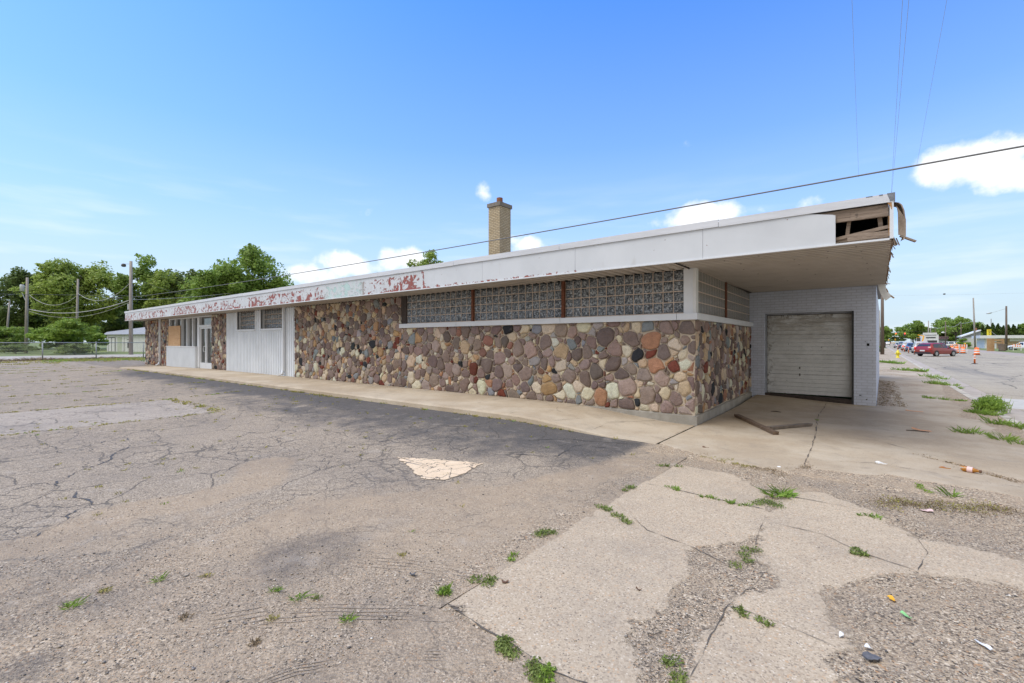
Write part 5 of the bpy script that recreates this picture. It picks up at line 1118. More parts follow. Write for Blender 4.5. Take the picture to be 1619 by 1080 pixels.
plank(mb,(-1.50,9.22,.05),(-.98,10.12,.04),.10,.045,2); tag(mb.build('lumber_piece','lumber_grey',loc=(-1.5,9.22,0)),'thin grey board lying with one end against the thick lumber','lumber')
for (x,y,rz,L,l) in ((-2.2,13.2,.2,.22,'dark stick lying near the inner corner by the garage'),(-1.75,11.6,.1,.20,'small dark twig on the concrete behind the thick lumber'),(.55,10.7,.05,.3,'thin twig below the brighter orange spray mark')):
    mb=MB(); mb.tube([(x-L/2,y,z_at(x,y)+.03),(x,y+.02,z_at(x,y)+.035),(x+L/2,y-.02,z_at(x,y)+.03)],[.008,.012,.006],6); tag(mb.build('twig','bark',loc=(x,y,z_at(x,y))),l,'twig')
# ================================================================ fence, shed, poles on the left
simple('galvanised',(.42,.43,.44),.5,.15,3,metal=.4); simple('chain_wire',(.33,.34,.35),.6)
fe=empty('chain_link_fence',(-55,6,0),'chain-link fence with a galvanised top rail along the far end of the lot','fence')
yy=[-21.3,-17.9,-14.5,-11.1,-7.7,-4.3,-.9,2.5,5.95,9.35,12.75,16.2,19.6,23.0]
for y in yy:
    mb=MB(); mb.tube([(-55,y,-.05),(-55,y,1.52)],.045,8); mb.lathe([(.055,0),(.05,.04),(.0,.07)],(-55,y,1.52),8); mb.build('fence_post','galvanised',fe,smooth=True)
mb=MB(); mb.tube([(-55,yy[0],1.50),(-55,yy[-1],1.50)],.035,6); mb.build('top_rail','galvanised',fe,smooth=True)
mb=MB(); P_=.16; y=yy[0]
while y<yy[-1]-1.5:
    for s in (1,-1):
        a=y if s>0 else y+1.4; mb.tube([(-55.0,a,.03),(-55.0,a+1.4*s,1.46)],.004,3,False)
    y+=P_
mb.build('chain_link_mesh','chain_wire',fe)
# shed
simple('shed_white',(.70,.71,.72),.7,.15,2); simple('shed_green',(.50,.54,.45),.8,.2,2); simple('shed_roof',(.28,.29,.31),.8,.2,2); simple('dark_opening',(.05,.05,.05),.9)
def shed():
    d0=76; a=P(169,d0); b=P(193,d0-1); 
    e=empty('shed',(a.x,a.y,0),'low white garage shed with two doors beyond the fence at the end of the building','shed')
    # long side faces the viewer; the axis runs roughly along +y
    def fp(u,d=d0): q=P(u,d); return (q.x,q.y)
    c=[fp(169,76),fp(205,74),fp(232,73),fp(232,84),fp(169,86)]
    mb=MB(); mb.poly([c[0],c[2],c[3],c[4]],-.1,2.75); mb.build('wall','shed_white',e)
    z0=2.75; r0=((c[0][0]+c[4][0])/2,(c[0][1]+c[4][1])/2); r1=((c[2][0]+c[3][0])/2,(c[2][1]+c[3][1])/2)
    ax=Vector((c[2][0]-c[0][0],c[2][1]-c[0][1],0)).normalized(); nn=Vector((-ax.y,ax.x,0))*-1
    mb=MB(); o=.35; A=Vector((*c[0],2.8))-ax*o+nn*o; B=Vector((*c[2],2.8))+ax*o+nn*o; Cc=Vector((*r1,4.1)); Dd=Vector((*r0,3.3)); E1=Vector((*c[4],2.8)); F1=Vector((*c[3],2.8))
    mb.add([A,B,Cc,Dd,E1,F1],[(0,1,2,3),(3,2,5,4),(0,3,4),(1,5,2)]); mb.add([v-Vector((0,0,.1)) for v in (A,B)]+[A,B],[(0,1,3,2)]); mb.build('roof','shed_roof',e)
    def strip(name,mat,s0,s1,za,zb,off):
        L=Vector((c[2][0]-c[0][0],c[2][1]-c[0][1],0)).length; m=MB(); p=Vector((*c[0],0))+nn*off; q0=p+ax*s0; q1=p+ax*s1; bk=nn*-.06
        m.add([q0+Vector((0,0,za)),q1+Vector((0,0,za)),q1+Vector((0,0,zb)),q0+Vector((0,0,zb)),q0+bk+Vector((0,0,za)),q1+bk+Vector((0,0,za)),q1+bk+Vector((0,0,zb)),q0+bk+Vector((0,0,zb))],[(0,1,2,3),(4,7,6,5),(0,4,5,1),(3,2,6,7),(0,3,7,4),(1,5,6,2)]); return m.build(name,mat,e)
    strip('door_frame','dark_opening',.35,2.1,.0,2.3,.02); strip('door','shed_white',.48,1.15,.0,2.2,.05); strip('door','shed_white',1.3,1.98,.0,2.2,.05)
    strip('siding_patch','shed_green',2.6,3.7,.0,2.3,.03); strip('corner_board','shed_white',3.8,4.2,.0,2.6,.08); strip('door_frame','dark_opening',4.9,6.2,1.9,1.98,.04); strip('window','dark_opening',5.0,5.5,.6,1.5,.04)
shed()
# poles
t=NT('pole_grey'); g=t.noise(2,5,.6,co=t.map((6,6,.5))); t.set('Base Color',t.ramp(g,[(.3,(.22,.195,.175)),(.7,(.38,.35,.32))])); t.set('Roughness',.9)
t=NT('pole_brown'); g=t.noise(2,5,.6,co=t.map((6,6,.5))); t.set('Base Color',t.ramp(g,[(.3,(.085,.06,.048)),(.7,(.19,.145,.115))])); t.set('Roughness',.9)
simple('transformer_grey',(.50,.52,.54),.5); simple('cable_black',(.035,.035,.037),.6); simple('cable_grey',(.16,.155,.15),.6); simple('cable_light',(.42,.41,.39),.6); simple('insulator',(.30,.20,.17),.4)
def pole(u,d,ztop,label,mat='pole_grey',r=.16,lean=0,extra=None,zb=-.1,cat='utility pole',group='wooden utility poles'):
    b=P(u,d,zb); e=empty('utility_pole',b,label,cat,group)
    mb=MB(); mb.tube([(b.x,b.y,zb-.3),(b.x+lean*RX,b.y+lean*RY,ztop)],[r,r*.68],10); mb.build('post',mat,e,smooth=True)
    if extra: extra(e,b,ztop)
    return e
def ex_box(e,b,zt):
    x,y=b.x-RX*.55,b.y-RY*.55; mb=MB(); mb.lathe([(.18,-.45),(.25,-.42),(.25,.4),(.2,.48)],(x,y,zt-1.5),12); mb.build('transformer','transformer_grey',e,smooth=True)
    mb=MB(); mb.beam((x,y,zt-2.2),(b.x,b.y,zt-3.4),.06,.06); mb.beam((x-.1,y,zt-1.3),(b.x,b.y,zt-1.3),.08,.05); mb.build('bracket','transformer_grey',e)
def ex_lamp(e,b,zt):
    mb=MB(); mb.lathe([(.1,.2),(.22,.12),(.26,-.1),(.15,-.2)],(b.x-RX*.9,b.y-RY*.9,zt-.5),12); mb.build('flood_lamp','cast_iron',e,smooth=True)
    mb=MB(); mb.beam((b.x-RX*.9,b.y-RY*.9,zt-.35),(b.x,b.y,zt-.35),.05,.05); mb.lathe([(.12,-.35),(.12,.35)],(b.x-RX*.28,b.y-RY*.28,ZV(485,57)),10); mb.build('meter_can','transformer_grey',e)
WD=57.0
p0=pole(207,WD,ZV(413,WD),'tall weathered grey pole with a flood lamp standing beside the building end',r=.23,extra=ex_lamp)
pole(120.5,64,ZV(441,64),'bare slender grey pole behind the light green bush',r=.17,lean=.25)
pole(41,66,ZV(439,66),'grey pole with a light transformer can at the left',r=.21,lean=.2,extra=ex_box)
pole(8,72,ZV(477,72),'short leaning grey pole at the left edge',r=.15,lean=.7)
def wire(name,label,a,b,sag,r,mat,cat='overhead wire',group=None,n=24):
    a,b=Vector(a),Vector(b); pts=[a+(b-a)*(i/n)-Vector((0,0,sag*4*(i/n)*(1-i/n))) for i in range(n+1)]; mb=MB(); mb.tube(pts,r,6,False); return tag(mb.build(name,mat,loc=a,smooth=True),label,cat,group)
a=P(207,WD,ZV(470,WD)); bx=Vector((2.62,15.5,ZV(223,10.53))); dirn=(bx-a); 
wire('overhead_cable','long dark service cable rising from the left pole across the sky to the upper right',a,a+dirn*1.10,.35,.022,'cable_grey',n=60)
ep=a+dirn*1.10; 
ee=pole(1900,1,0,'x'); 
for c_ in list(ee.children): bpy.data.objects.remove(c_)
bpy.data.objects.remove(ee)
e=empty('utility_pole',(ep.x,ep.y,-.05),'wooden pole on the kerb carrying the long cable, just outside the right edge','utility pole'); mb=MB(); mb.tube([(ep.x,ep.y,-.4),(ep.x,ep.y,ep.z+1.5)],[.17,.13],10); mb.build('post','pole_brown',e,smooth=True)
def uv(u,v,d): return P(u,d,ZV(v,d))
WL=[('thick pale cable sagging low from the end pole to the transformer pole',(204,475,57),(46,489,66),1.0,.05,'cable_light'),
    ('cable sagging under the thick pale one between the same poles',(204,478,57),(46,492,66),1.35,.02,'cable_light'),
    ('grey cable hanging between the bare pole and the transformer pole',(119,470,64),(46,466,66),1.3,.03,'cable_light'),
    ('grey cable rising from the bare pole to the lamp pole',(122,463,64),(206,447,57),1.6,.03,'cable_light'),
    ('thin lower cable between the bare pole and the transformer pole',(119,484,64),(46,489,66),.35,.02,'cable_grey'),
    ('straight dark cable crossing behind the bare pole to the left edge',(204,468,57),(-60,464,70),.0,.03,'cable_black'),
    ('pale cable leaving the end pole just above the roofline',(208,474,57),(420,455,80),.4,.03,'cable_light'),
    ('thin cable dropping right from the end pole behind the roof',(208,437,57),(330,470,70),.6,.02,'cable_grey')]
for l,A_,B_,s,r,m in WL: wire('overhead_cable',l,uv(*A_),uv(*B_),s,r,m)
mb=MB(); mb.tube([uv(176,471,57.5),uv(194,471.5,57.2)],.07,8); tag(mb.build('splice_case','cable_black',loc=uv(176,471,57.5)),'black splice case hanging on the dark cable left of the lamp pole','splice case')
for i,(u0,v0,u1,v1,l) in enumerate(((1427,0,1411,275,'left of the two close thin wires running up over the roof corner'),(1437,0,1413,270,'right of the two close thin wires running up over the roof corner'),(1347,0,1356,235,'faint thin wire leftmost among those at the upper right'),(1497,0,1458,215,'faint thin wire rightmost among those at the upper right'))):
    h_=11.0
    def hit(u,v,z): d=(z-CAM_H)/((540.5-v)/730); return P(u,d,z)
    A_=hit(u0,v0,h_); B_=hit(u1,v1,h_); A2=A_-(B_-A_)*.3; B2=B_+(B_-A_)*(2.2 if i<2 else .4); wire('overhead_wire',l,A2,B2,.0,.005 if i<2 else .004,'cable_light')
# ================================================================ street furniture and traffic
RZ=-.155
def ex_cross(e,b,zt):
    mb=MB(); mb.beam((b.x-RX*1.1,b.y-RY*1.1,zt-.5),(b.x+RX*1.1,b.y+RY*1.1,zt-.5),.1,.1); mb.build('crossarm','pole_brown',e)
pole(1395,58,9.2,'thick dark brown pole standing just past the brick wall on the sidewalk','pole_brown',r=.215,zb=-.1)
pole(1390.5,80,7.0,'thin grey pole behind the thick one at the brick wall','pole_grey',r=.12,zb=-.1)
for u,d,v,mat,r,l in ((1542,112,471,'pole_grey',.20,'tallest grey street pole right of the umbrella-shaped tree'),(1591,92,484,'pole_brown',.20,'dark brown street pole in front of the brick building'),(1519.5,150,511,'pole_brown',.17,'dark street pole under the umbrella-shaped tree'),
    (1495,140,508,'pole_brown',.17,'brown street pole above the red car'),(1468,170,507,'pole_grey',.22,'pale pole with a reddish tip above the white street building'),(1471.5,180,518,'pole_grey',.17,'grey pole just right of the one with the reddish tip'),
    (1440.5,190,523,'pole_grey',.16,'grey pole in front of the dark rounded tree, left of a pair'),(1447,200,521.5,'pole_grey',.16,'grey pole in front of the dark rounded tree, right of a pair'),(1479,185,514,'pole_brown',.15,'thin brown pole right of the white street building'),(1567,160,504,'pole_brown',.12,'thin pole top showing above the hedge row')):
    pole(u,d,ZV(v,d),l,mat,r=r,zb=RZ,lean=-.5 if u==1542 else 0,group='wooden utility poles along the street')
wire('overhead_cable','pale cable from the tallest street pole to the pole under the umbrella-shaped tree',uv(1542,506,112),uv(1519,511,150),.3,.05,'cable_light')
wire('overhead_cable','pale cable between the two poles below the umbrella-shaped tree',uv(1519,509,150),uv(1495,514.5,140),1.0,.05,'cable_light')
wire('overhead_cable','pale cable from the brown street pole on to the left',uv(1495,514.5,140),uv(1477,517,175),.7,.05,'cable_light')
# street lamp head on its long arm
e=empty('street_lamp',P(1590,92,RZ),'cobra-head street lamp on a thin arm high between the two tall street poles','street lamp')
mb=MB(); a_,b_=uv(1559.5,495.8,92),uv(1568,494.6,92); m_=(a_+b_)/2; mb.tube([a_,m_,b_],[.08,.17,.10],8); mb.build('lamp_head','transformer_grey',e,smooth=True)
mb=MB(); mb.tube([b_,uv(1580,491.0,92),uv(1590,488,92)],.025,5); mb.build('arm','cable_light',e,smooth=True)
e=empty('street_lamp',P(1497,130,RZ),'small pale street lamp left of the brown pole above the red car','street lamp'); mb=MB(); mb.tube([uv(1488.5,526,130),uv(1491,525.5,130),uv(1493.5,526,130)],[.1,.22,.12],8); mb.build('lamp_head','shed_white',e,smooth=True); mb=MB(); mb.tube([uv(1493.5,526,130),uv(1495,525.5,131)],.05,5); mb.build('arm','cable_light',e)
wire('overhead_wire','faint wire crossing the street sky above the signals',uv(1388,467,60),uv(1700,460,60),.15,.006,'cable_light')
mb=MB(); q=uv(1493,465,60); mb.lathe([(.05,-.08),(.12,-.05),(.14,.04),(.04,.09)],q,10); tag(mb.build('wire_fixture','cast_iron',loc=q,smooth=True),'small dark fixture hung on the faint wire above the street','wire fixture')
# signals
simple('signal_yellow',(.70,.36,.03),.5); 
for nm,c_,s_ in (('lit_red',(1,.05,.03),6),('brake_red',(1,.06,.02),1.2)):
    t=NT(nm); t.set('Base Color',c_); t.b.inputs['Emission Color'].default_value=c_+(1,); t.b.inputs['Emission Strength'].default_value=s_
def signal(u,v,d,label,lit,face=0,w_=.36,h_=1.05):
    c=uv(u,v,d); e=empty('traffic_signal',c,label,'traffic signal','signals hung over the crossing'); mb=MB()
    mb.obox(c,(RX,RY,0),(FX,FY,0),(0,0,1),w_/2,.15,h_/2); mb.build('housing','signal_yellow' if face else 'cast_iron',e)
    for k in (-1,0,1):
        p=c+Vector((-FX,-FY,0))*.16+Vector((0,0,k*.33)); m=MB(); m.obox(p,(RX,RY,0),(FX,FY,0),(0,0,1),.13,.04,.13); m.build('lens','lit_red' if (k==1 and lit) else ('signal_yellow' if face else 'frame_dark'),e)
signal(1402,528,160,'yellow signal back nearest the street pole',0,1); signal(1398.5,528,162,'yellow signal back partly hidden by the street pole',0,1)
signal(1416.3,528.5,200,'small signal left of the red one',1,1,.5,1.0)
signal(1430,529,150,'signal showing a bright red light',1,0,.5,1.1)
signal(1405,537.5,300,'tiny far signal low left',0,1,.6,1.2); signal(1415.5,537,300,'tiny far signal low right',0,1,.6,1.2)
wire('overhead_wire','span wire carrying the traffic signals',uv(1388,524,160),uv(1470,524,170),.1,.02,'cable_grey')
# hydrant
simple('hydrant_yellow',(.72,.58,.02),.45,.1,8)
hp=P(1420,46.5,-.06); e=empty('fire_hydrant',(1.62,hp.y,-.06),'bright yellow fire hydrant on the sidewalk edge beyond the building','hydrant'); hx_,hy_=1.62,hp.y
mb=MB(); mb.lathe([(.19,0),(.19,.05),(.12,.06),(.115,.5),(.16,.51),(.16,.56),(.135,.57),(.12,.68),(.06,.76),(.04,.77),(.04,.83)],(hx_,hy_,-.06),16); mb.build('barrel','hydrant_yellow',e,smooth=True)
mb=MB(); mb.tube([(hx_,hy_,.36),(hx_+.25,hy_+.02,.36)],[.08,.08],10); mb.tube([(hx_,hy_,.36),(hx_-.22,hy_-.02,.36)],.05,8); mb.tube([(hx_,hy_,.36),(hx_,hy_-.22,.36)],.06,8); mb.build('outlet_cap','hydrant_yellow',e,smooth=True)
# drums, posts, barricades
simple('traffic_orange',(.85,.17,.02),.5); simple('reflective_white',(.80,.78,.75),.4); simple('rubber_black',(.02,.02,.02),.8)
def drum(loc,label):
    e=empty('traffic_drum',loc,label,'traffic drum','orange and white traffic drums on the street',local=True); mb=MB(); rr=[(.0,.30),(.12,.285),(.30,.285),(.31,.27),(.48,.265),(.49,.25),(.66,.245),(.67,.23),(.84,.225),(.92,.16)]
    mb.lathe([(r,z) for z,r in rr],(0,0,.06),18); mb.build('barrel','traffic_orange',e,smooth=True)
    for za,zb,r in ((.20,.33,.298),(.50,.63,.272)): m=MB(); m.lathe([(r,za),(r-.006,zb)],(0,0,.06),18); m.build('reflective_band','reflective_white',e,smooth=True)
    m=MB(); m.lathe([(.42,0),(.40,.06),(.31,.07)],(0,0,0),18); m.build('base','rubber_black',e); m=MB(); m.beam((0,-.09,.98),(0,-.09,1.07),.03,.03,(1,0,0)); m.beam((0,.09,.98),(0,.09,1.07),.03,.03,(1,0,0)); m.beam((0,-.1,1.07),(0,.1,1.07),.03,.03); m.build('handle','traffic_orange',e); return e
D0=drum(P(1544.3,60,RZ),'nearest orange and white drum, right behind the slim orange post')
for u,d,l in ((1522.5,68,'orange and white drum in the middle, with a lighter square behind it'),(1512.5,70,'orange and white drum just right of the red car')):
    o=copy_tree(D0); o.location=P(u,d,RZ); o['label']=l
for u,d,l in ((1505,84,'farther drum just behind the red car roof end'),):
    o=copy_tree(D0); o.location=P(u,d,RZ); o['label']=l
def post(u,d,label,h=.92,grp='slim orange posts along the lane line'):
    b=P(u,d,RZ); e=empty('delineator_post',b,label,'delineator post',grp,local=True); mb=MB(); mb.lathe([(.055,.04),(.05,h-.05),(.05,h)],(0,0,0),10); mb.build('post','traffic_orange',e,smooth=True)
    for z in (h-.22,h-.40): m=MB(); m.lathe([(.058,z),(.058,z+.09)],(0,0,0),10); m.build('reflective_band','reflective_white',e)
    m=MB(); m.lathe([(.2,0),(.19,.03),(.06,.05)],(0,0,0),10); m.build('base','rubber_black',e); return e
post(1541,36.0,'slim orange post standing alone in the street, nearest to the viewer',.80)
for u,d,l in ((1446,62,'orange post behind the rear of the red car'),(1436.5,70,'orange post at the rear corner of the small blue car'),(1429.8,78,'orange post beside the silver wagon'),(1426.5,84,'orange post beside the dark blue car'),(1419.5,95,'farthest slim orange post, beside the silver sedan')): post(u,d,l)
def barricade(u,d,label):
    b=P(u,d,RZ); e=empty('barricade',b,label,'barricade','striped barricades on the street',local=True)
    for z in (.75,1.05):
        m=MB()
        for k in range(8): m.m=k%2; m.box(-.6+.15*k,-.6+.15*k+.149,-.02,.02,z,z+.2)
        m.build('striped_board',['traffic_orange','reflective_white'],e)
    for x in (-.5,.5): m=MB(); m.beam((x,-.3,0),(x,0,1.3),.04,.04); m.beam((x,.3,0),(x,0,1.3),.04,.04); m.build('leg','reflective_white',e)
    m=MB(); m.lathe([(.1,0),(.12,.1),(.08,.25)],(.3,0,1.27),10); m.build('warning_light','signal_yellow',e,smooth=True); return e
for u,d,l in ((1522,80,'barricade with an amber light behind the middle drum'),(1509,92,'barricade between the red car and the light green bush'),(1608,88,'barricade on the grass at the right edge'),(1410,330,'far barricade left end of the distant line'),(1414,330,'far barricade right end of the distant line')): barricade(u,d,l)
# cars
simple('car_glass',(.03,.035,.04),.06,Specular_IOR_Level=.8); simple('tyre',(.02,.02,.02),.8); simple('rim',(.38,.39,.40),.35,metal=.7); simple('tail_lamp',(.45,.02,.02),.3); simple('plate',(.6,.6,.58),.5); simple('car_trim',(.025,.025,.027),.5)
for nm,c_ in (('paint_red',(.25,.018,.016)),('paint_blue',(.05,.10,.22)),('paint_navy',(.03,.055,.12)),('paint_silver',(.45,.46,.47)),('paint_white',(.70,.70,.69)),('paint_champagne',(.52,.50,.46))):
    t=NT(nm); t.set('Base Color',c_); t.set('Roughness',.28); t.set('Coat Weight',.6); t.set('Coat Roughness',.08)
def car(name,label,loc,rz,paint,L=4.5,W=1.82,H=1.62,kind='suv',brake=False,group='cars on the street',cat='car'):
    e=empty(name,loc,label,cat,group,rz=rz,local=True); hb=.98 if kind=='suv' else .90
    # stations from the rear (0) to the nose (1): (t, belt z, roof z, belt half-width, roof half-width)
    if kind=='suv': S=[(0,.75,.80,.78,.74),(.015,hb,hb+.02,.86,.80),(.035,hb+.03,hb+.18,.89,.78),(.11,hb+.02,H-.10,.91,.66),(.20,hb,H-.01,.91,.67),(.42,hb-.02,H,.91,.69),(.56,hb-.03,H-.06,.91,.67),(.72,hb-.02,hb+.06,.91,.74),(.80,hb-.05,hb,.90,.74),(.93,hb-.15,hb-.10,.86,.66),(.985,hb-.28,hb-.24,.78,.60),(1,.60,.62,.70,.55)]
    else: S=[(0,.70,.74,.78,.70),(.015,hb,hb+.01,.84,.74),(.12,hb+.02,hb+.05,.89,.72),(.17,hb,hb+.12,.90,.70),(.28,hb,H-.06,.90,.62),(.40,hb-.02,H,.90,.63),(.54,hb-.03,H-.05,.90,.62),(.70,hb-.03,hb+.05,.90,.70),(.80,hb-.06,hb-.01,.89,.70),(.93,hb-.16,hb-.11,.84,.62),(.985,hb-.28,hb-.24,.76,.56),(1,.55,.57,.68,.5)]
    k=W/1.82; rings=[]
    for t_,zb,zr,wb,wr in S:
        wb*=k; wr*=k; y=L*(t_-.5); g=.28 if .03<t_<.97 else .36; w0=wb*.93
        rings.append([(-w0,g),(-wb,g+.14),(-wb*1.0,(g+zb)/2+.08),(-wb*.97,zb),(-wr,zr),(-wr*.55,zr+.03),(wr*.55,zr+.03),(wr,zr),(wb*.97,zb),(wb*1.0,(g+zb)/2+.08),(wb,g+.14),(w0,g)]); rings[-1]=[(x,y,z) for x,z in rings[-1]]
    mb=MB(); n=12; vs=[p for r in rings for p in r]; fs=[]
    for i in range(len(rings)-1):
        for j in range(n): fs.append((i*n+j,(i+1)*n+j,(i+1)*n+(j+1)%n,i*n+(j+1)%n))
    fs+= [tuple(range(n)),tuple((len(rings)-1)*n+j for j in range(n-1,-1,-1))]
    mb.add(vs,fs); body=mb.build('body',paint,e); 
    for p in body.data.polygons: p.use_smooth=True
    def lerp(a,b,q): return tuple(a[i]+(b[i]-a[i])*q for i in range(3))
    i0,i1=(3,6) if kind=='suv' else (4,6)
    # side windows
    for side,(b_,r_) in (('l',(3,4)),('r',(8,7))):
        sg=-1 if side=='l' else 1; a0,a1=i0,i1+1
        for s0,s1 in (((a0-.0),5),(5,a1)):
            s0=int(s0)
            top=[];bot=[]
            for i in range(s0,s1+1):
                qb,qt=.10,.86
                p=lerp(rings[i][b_],rings[i][r_],qb); q=lerp(rings[i][b_],rings[i][r_],qt if i<a1 else .3); top.append(q); bot.append(p)
            # shrink ends
            def sh(l): a=lerp(l[0],l[-1],.03); b=lerp(l[-1],l[0],.04); return [a]+l[1:-1]+[b]
            top,bot=sh(top),sh(bot); V_=[(x+sg*.012,y,z) for x,y,z in bot]+[(x+sg*.012,y,z) for x,y,z in top]; m_=len(bot)
            w_=MB(); w_.add(V_,[(i,i+1,m_+i+1,m_+i) for i in range(m_-1)]); w_.build('side_window','car_glass',e)
    def quad(name,i,j,a,b,qa,qb,off,mat='car_glass',in_=.06):
        A,B=rings[i][4],rings[i][7]; C_,D_=rings[j][4],rings[j][7]
        p=[lerp(A,B,in_),lerp(A,B,1-in_),lerp(C_,D_,1-in_),lerp(C_,D_,in_)]; lo=[lerp(p[0],p[3],qa),lerp(p[1],p[2],qa)]; hi=[lerp(p[0],p[3],qb),lerp(p[1],p[2],qb)]
        m=MB(); m.add([(x,y+off[0],z+off[1]+.03) for x,y,z in (lo[0],lo[1],hi[1],hi[0])],[(0,1,2,3)]); return m.build(name,mat,e)
    if kind=='suv': quad('rear_window',2,3,0,0,.05,.80,(-.02,.0)); quad('windscreen',6,7,0,0,.05,.92,(.02,.015))
    else: quad('rear_window',3,4,0,0,.05,.92,(-.02,.01)); quad('windscreen',6,7,0,0,.05,.92,(.02,.015))
    # wheels
    for yy_ in (-L*.30,L*.315):
        for sx in (-1,1):
            x=sx*(W/2-.10); w_=MB(); w_.tube([(x-.11,yy_,.33),(x+.11,yy_,.33)],.33,18); o=w_.build('wheel','tyre',e)
            w_=MB(); w_.tube([(x+sx*.112,yy_,.33),(x+sx*.125,yy_,.33)],[.22,.19],14); w_.build('rim','rim',o)
            w_=MB(); N=14; w_.add([(sx*(W/2+.004),yy_+.40*math.cos(a),max(.25,.34+.40*math.sin(a))) for a in [math.pi*i/N for i in range(N+1)]],[tuple(range(N+1))]); w_.build('wheel_arch','car_trim',e)
    lm='brake_red' if brake else 'tail_lamp'
    for sx in (-1,1):
        m=MB(); m.box(sx*W*.44-.10,sx*W*.44+.10,-L/2-.01,-L/2+.16,hb-.22,hb+.02); m.build('tail_light',lm,e)
        m=MB(); m.box(sx*W*.38-.16,sx*W*.38+.16,L/2-.12,L/2+.005,.60,.70); m.build('headlight','plate',e)
        m=MB(); m.box(sx*(W/2+.02)-.09,sx*(W/2+.02)+.09,L*.17,L*.17+.1,hb-.02,hb+.12); m.build('side_mirror','car_trim',e)
    m=MB(); m.box(-.26,.26,-L/2-.025,-L/2-.005,.62,.76); m.build('number_plate','plate',e)
    m=MB(); m.box(-W*.46,W*.46,-L/2-.03,-L/2+.12,.32,.50); m.build('bumper','car_trim',e); m=MB(); m.box(-W*.44,W*.44,L/2-.10,L/2+.02,.30,.46); m.build('bumper','car_trim',e)
    if kind=='suv':
        for sx in (-1,1): m=MB(); m.beam((sx*W*.34,-L*.28,H+.05),(sx*W*.34,L*.06,H+.05),.04,.03); m.build('roof_rail','rim',e)
    return e
# nose points along local +y
car('crossing_car','dark red car turning across the street in front of the queue',P(1480,55,RZ),R(-37),'paint_red',4.4,1.84,1.58,'suv')
QC=[(1455.5,69,'paint_champagne','suv','pale van-like car with lit brake light right behind the red car',True,1.75),(1441.5,82,'paint_blue','sedan','small blue car second from the front of the queue nearest the red car',False,1.5),(1434.5,95,'paint_silver','suv','silver wagon between the small blue and dark blue cars',True,1.72),
    (1427,112,'paint_navy','suv','dark blue car behind the silver wagon',False,1.7),(1420.5,128,'paint_silver','sedan','silver sedan farthest left in the queue',False,1.45),(1403.5,240,'paint_white','suv','tiny white car far down the street by the pole',False,1.7)]
for u,d,p_,k,l,br,H_ in QC: car('queued_car',l,P(u,d,RZ),R(2),p_,4.6,1.84,H_,k,br,'cars queuing on the street')
car('parked_van','white and dark red vehicle cut by the right edge beside the barricade',P(1618,96,RZ),R(60),'paint_white',4.8,1.9,1.7,'suv',group='cars on the street')
for u,d,l in ((1499,165,'pale car parked beyond the brown street pole'),(1490,175,'pale car parked left of the brown street pole'),(1508,170,'pale car parked beside the light green bush')): car('parked_car',l,P(u,d,RZ),R(70),'paint_white',4.6,1.85,1.75,'suv',group='cars parked across the street')
# excavator beyond the queue (small yellow machine)
b=P(1455,150,RZ); e=empty('yellow_machine',b,'yellow construction machine beyond the queue','construction machine',local=True)
m=MB(); m.box(-1.1,1.1,-1.3,1.3,.9,1.9); m.build('body','signal_yellow',e); m=MB(); m.box(-.9,-.0,-.6,.7,1.9,3.0); m.build('cab','car_glass',e); m=MB(); m.box(-1.0,.1,-.7,.8,3.0,3.1); m.build('cab_roof','signal_yellow',e)
for s in (-1,1): m=MB(); m.tube([(s*.9-.2,-1,.4),(s*.9+.2,-1,.4)],.4,12); m.tube([(s*.9-.2,1,.4),(s*.9+.2,1,.4)],.4,12); m.box(s*.9-.2,s*.9+.2,-1,1,.05,.8); m.build('track','rubber_black',e)
m=MB(); m.beam((.5,0,1.8),(.9,.3,3.6),.3,.35,(1,0,0)); m.beam((.9,.3,3.6),(-.6,.5,4.0),.25,.3); m.build('boom','signal_yellow',e)
# ---- buildings across the street
simple('plaster_white',(.66,.66,.65),.8,.1,1); brick('tan_brick',(.38,.27,.15),(.46,.34,.20),(.30,.23,.15),.4,.13,.02,axis='xz'); simple('roof_dark',(.10,.10,.11),.8)
def obuild(name,label,u0,u1,d,h,mat,zb=RZ):
    a=P(u0,d,zb); X=(u1-809.5)/730; x1=a.y*(FX+RX*X)/(FY+RY*X); L=x1-a.x; e=empty(name,a,label,'building'); ax=Vector((1,0,0)); nn=Vector((0,-1,0))
    def blk(nm,mt,s0,s1,z0,z1,f0,f1,par=e):
        c=a+ax*((s0+s1)/2)+nn*((f0+f1)/2)+Vector((0,0,(z0+z1)/2-zb+zb)); c.z=(z0+z1)/2; m=MB(); m.obox(c,ax,nn,(0,0,1),(s1-s0)/2,abs(f1-f0)/2,(z1-z0)/2); return m.build(nm,mt,par)
    return e,blk,L
e,blk,L=obuild('tan_brick_building','low tan brick building with a white roof edge and a yellow sign on its roof',1556,1660,118,3,'tan_brick')
H0=2.45; w_=blk('wall','tan_brick',2.2,L,-.4,H0,-12,0); blk('white_end','plaster_white',0.1,2.2,-.4,H0,-12,.03); r_=blk('roof','plaster_white',-.8,L+1,H0,H0+.75,-13,.9); blk('white_panel','plaster_white',4.5,7,1.7,H0,.0,.06)
for s in (9.5,): blk('window','dark_opening',s,s+1.6,.9,2.0,0,.05)
sp=uv(1563.8,526.5,118); e2=empty('yellow_sign',(sp.x,sp.y,H0+.7),'tall narrow yellow sign with black characters on the roof of the brick building','sign')
m=MB(); m.obox(sp,(RX,RY,0),(FX,FY,0),(0,0,1),.46,.12,.92); m.build('sign_board','hydrant_yellow' if False else 'hydrant_yellow',e2)
def stroke(cx,cz,hw,hh): m=MB(); c=sp+Vector((RX,RY,0))*cx+Vector((0,0,cz))-Vector((FX,FY,0))*.125; m.obox(c,(RX,RY,0),(FX,FY,0),(0,0,1),hw,.01,hh); return m
